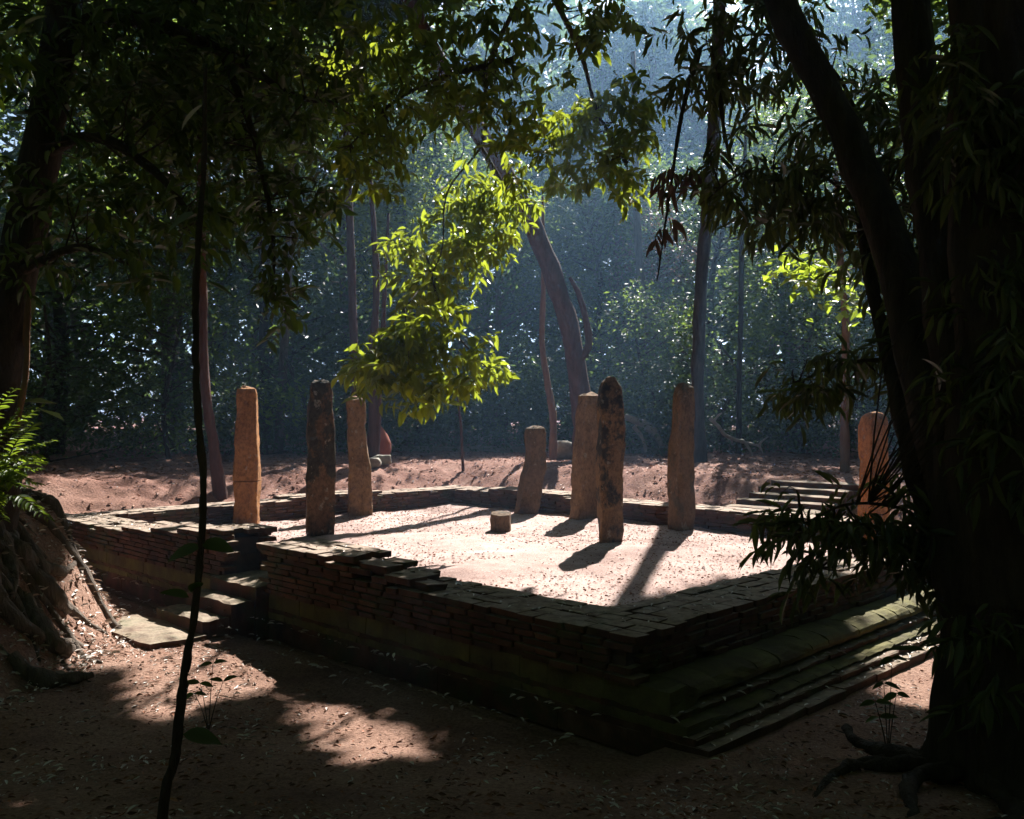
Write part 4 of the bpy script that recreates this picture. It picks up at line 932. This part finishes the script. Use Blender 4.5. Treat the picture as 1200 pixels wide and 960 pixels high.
def seedling(px, py, d, label, pts, Ls):
    b = at(px, py, d); t = empty('seedling', (b[0], b[1], float(ground(b[0], b[1]))), label, 'seedling'); P, D = [], []
    g0 = np.array([b[0], b[1], float(ground(b[0], b[1]))])
    for x, y in pts:
        tip = at(x, y, d); limb(t, [g0, (g0 + tip) / 2 + [0, 0, .03], tip], [.004, .003, .002], 'twig', 'stalk', 5, 0, 1)
        for s in (-1, 1): P.append(tip); D.append([s * .9, -.2, rng.normal(-.1, .2)])
    P, D = np.array(P), np.array(D, float); L = np.full(len(P), Ls) * rng.uniform(.8, 1.2, len(P)); emit_leaves(t, (P, D, unit(np.tile([[0, -.5, 1.]], (len(P), 1)) + rng.normal(0, .2, P.shape)), L, L * .42), 'leaf_dark', 60, gaps=False)
seedling(245, 822, 6.6, 'dark seedling with drooping leaves on the sunlit ground patch', [(250, 777), (262, 798), (235, 800), (228, 812)], .11)
seedling(1040, 840, 6.0, 'dark seedling growing by the roots of the huge tree', [(1035, 800), (1050, 812), (1025, 822), (1045, 770), (1030, 840)], .10)

# ------------------------------------------------------------------ leaf litter
def litter():
    r = np.random.default_rng(900)
    def lay(name, label, x, y, z, L, ratio, mat, flat=.22):
        n = len(x); P = np.stack([x, y, z + .008], -1); th = r.uniform(0, 2 * np.pi, n)
        D = np.stack([np.cos(th), np.sin(th), r.normal(.05, .16, n)], -1); nr = unit(r.normal(0, flat, (n, 3)) + [0, 0, 1])
        V, T = leaves(P, D, nr, L, L * ratio); tag(link(name, mesh_np(name, V, T, M[mat], True)), label, 'leaf litter', kind='stuff')
    def outside(x, y):
        a, b = local(x, y); return np.maximum(np.maximum(-a, a - UL), np.maximum(-b, b - VL)) > .68
    x = r.uniform(-6.5, 6, 20000); y = 3.0 + r.uniform(0, 1, 20000) ** 1.2 * 9; keep = outside(x, y) & (fbm(np.stack([x, y], -1), 1.1, 77, 4) + r.normal(0, .22, 20000) > .12 - .3 * (x > .5)); x, y = x[keep], y[keep]
    lay('leaf_litter', 'pale dry leaves scattered over the shaded earth in front', x, y, ground(x, y), r.uniform(.018, .062, len(x)) * np.where(r.random(len(x)) < .06, 1.5, 1) * np.clip(y / 5.5, .75, 1.15), .26, 'litter')
    x2 = r.uniform(-6.5, 6, 16000); y2 = 3.0 + r.uniform(0, 1, 16000) ** 1.2 * 8; k = outside(x2, y2); x2, y2 = x2[k], y2[k]
    lay('earth_debris', 'small brown crumbs of leaf and twig over the shaded earth', x2, y2, ground(x2, y2), r.uniform(.012, .06, len(x2)), .35, 'debris', .5)
    x = r.uniform(-5.6, -3.6, 2600); y = r.uniform(6.8, 10.6, 2600); k = outside(x, y); x, y = x[k], y[k]
    lay('mound_litter', 'dry leaves caught among the roots on the mound', x, y, ground(x, y) + r.uniform(0, .04, len(x)), r.uniform(.03, .1, len(x)), .35, 'litter', .5)
    a = r.uniform(.6, UL - .6, 19000); b = r.uniform(.6, VL - .6, 19000); keep = fbm(np.stack([a, b], -1), .8, 5, 3) + r.normal(0, .3, 19000) < .25; a, b = a[keep], b[keep]; p = W(a, b, 0)
    lay('floor_debris', 'small brown leaves and twigs strewn on the sand', p[:, 0], p[:, 1], floor_z(a, b), r.uniform(.010, .046, len(a)), .45, 'debris', .5)
    x = r.uniform(-11, 10, 20000); y = r.uniform(12, 28, 20000); A, B = local(x, y); e = np.maximum(A - UL, B - VL); k = e > .3; x, y = x[k], y[k]
    lay('bank_litter', 'brown leaf litter over the earth bank behind the walls', x, y, ground(x, y), r.uniform(.03, .10, len(x)), .45, 'debris', .35)
    # leaves lying on the walls and ledges
    zs = [(.655, .06), (.545, .112), (.375, .218)]; X, Y, Z = [], [], []
    for _ in range(620):
        o, z = zs[int(r.integers(3))]; lo = {.655: .56, .545: .51, .375: .37}[o]; off = r.uniform(lo, o)
        if r.random() < .55: p = W(r.uniform(0, UL), .04 - off, z)
        else: p = W(.04 - off, r.uniform(0, VL), z)
        X.append(p[0]); Y.append(p[1]); Z.append(p[2])
    for _ in range(520):
        s = r.uniform(0, 1)
        if s < .5: a_ = r.uniform(0, 10.5); p = W(a_, r.uniform(.03, .6), top_z(a_, 'NL') + .008)
        else: p = W(r.uniform(.03, .6), r.uniform(.6, VL), .712)
        X.append(p[0]); Y.append(p[1]); Z.append(p[2])
    X, Y, Z = map(np.array, (X, Y, Z)); lay('ledge_litter', 'pale narrow leaves lying on the plinth ledges and wall tops', X, Y, Z, r.uniform(.03, .09, len(X)), .3, 'litter')
litter()

# ------------------------------------------------------------------ smoky air
def haze():
    m, t, out = new_mat('haze'); v = N(t, 'ShaderNodeVolumePrincipled')
    v.inputs['Color'].default_value = (.36, .62, 1.0, 1); v.inputs['Density'].default_value = .0020; v.inputs['Anisotropy'].default_value = .68
    t.links.new(v.outputs[0], out.inputs['Volume'])
    x, y0, y1, z0, z1 = 440, -440, 440, -2.0, 38
    V = np.array([[sx * x, y, z] for z in (z0, z1) for sx, y in ((-1, y0), (1, y0), (1, y1), (-1, y1))])
    o = link('haze', mesh_np('haze', V, np.array([[0, 3, 2, 1], [4, 5, 6, 7], [0, 1, 5, 4], [1, 2, 6, 5], [2, 3, 7, 6], [3, 0, 4, 7]]), m)); tag(o, 'thin bluish smoky air hanging through the clearing', 'haze', kind='stuff')
haze()
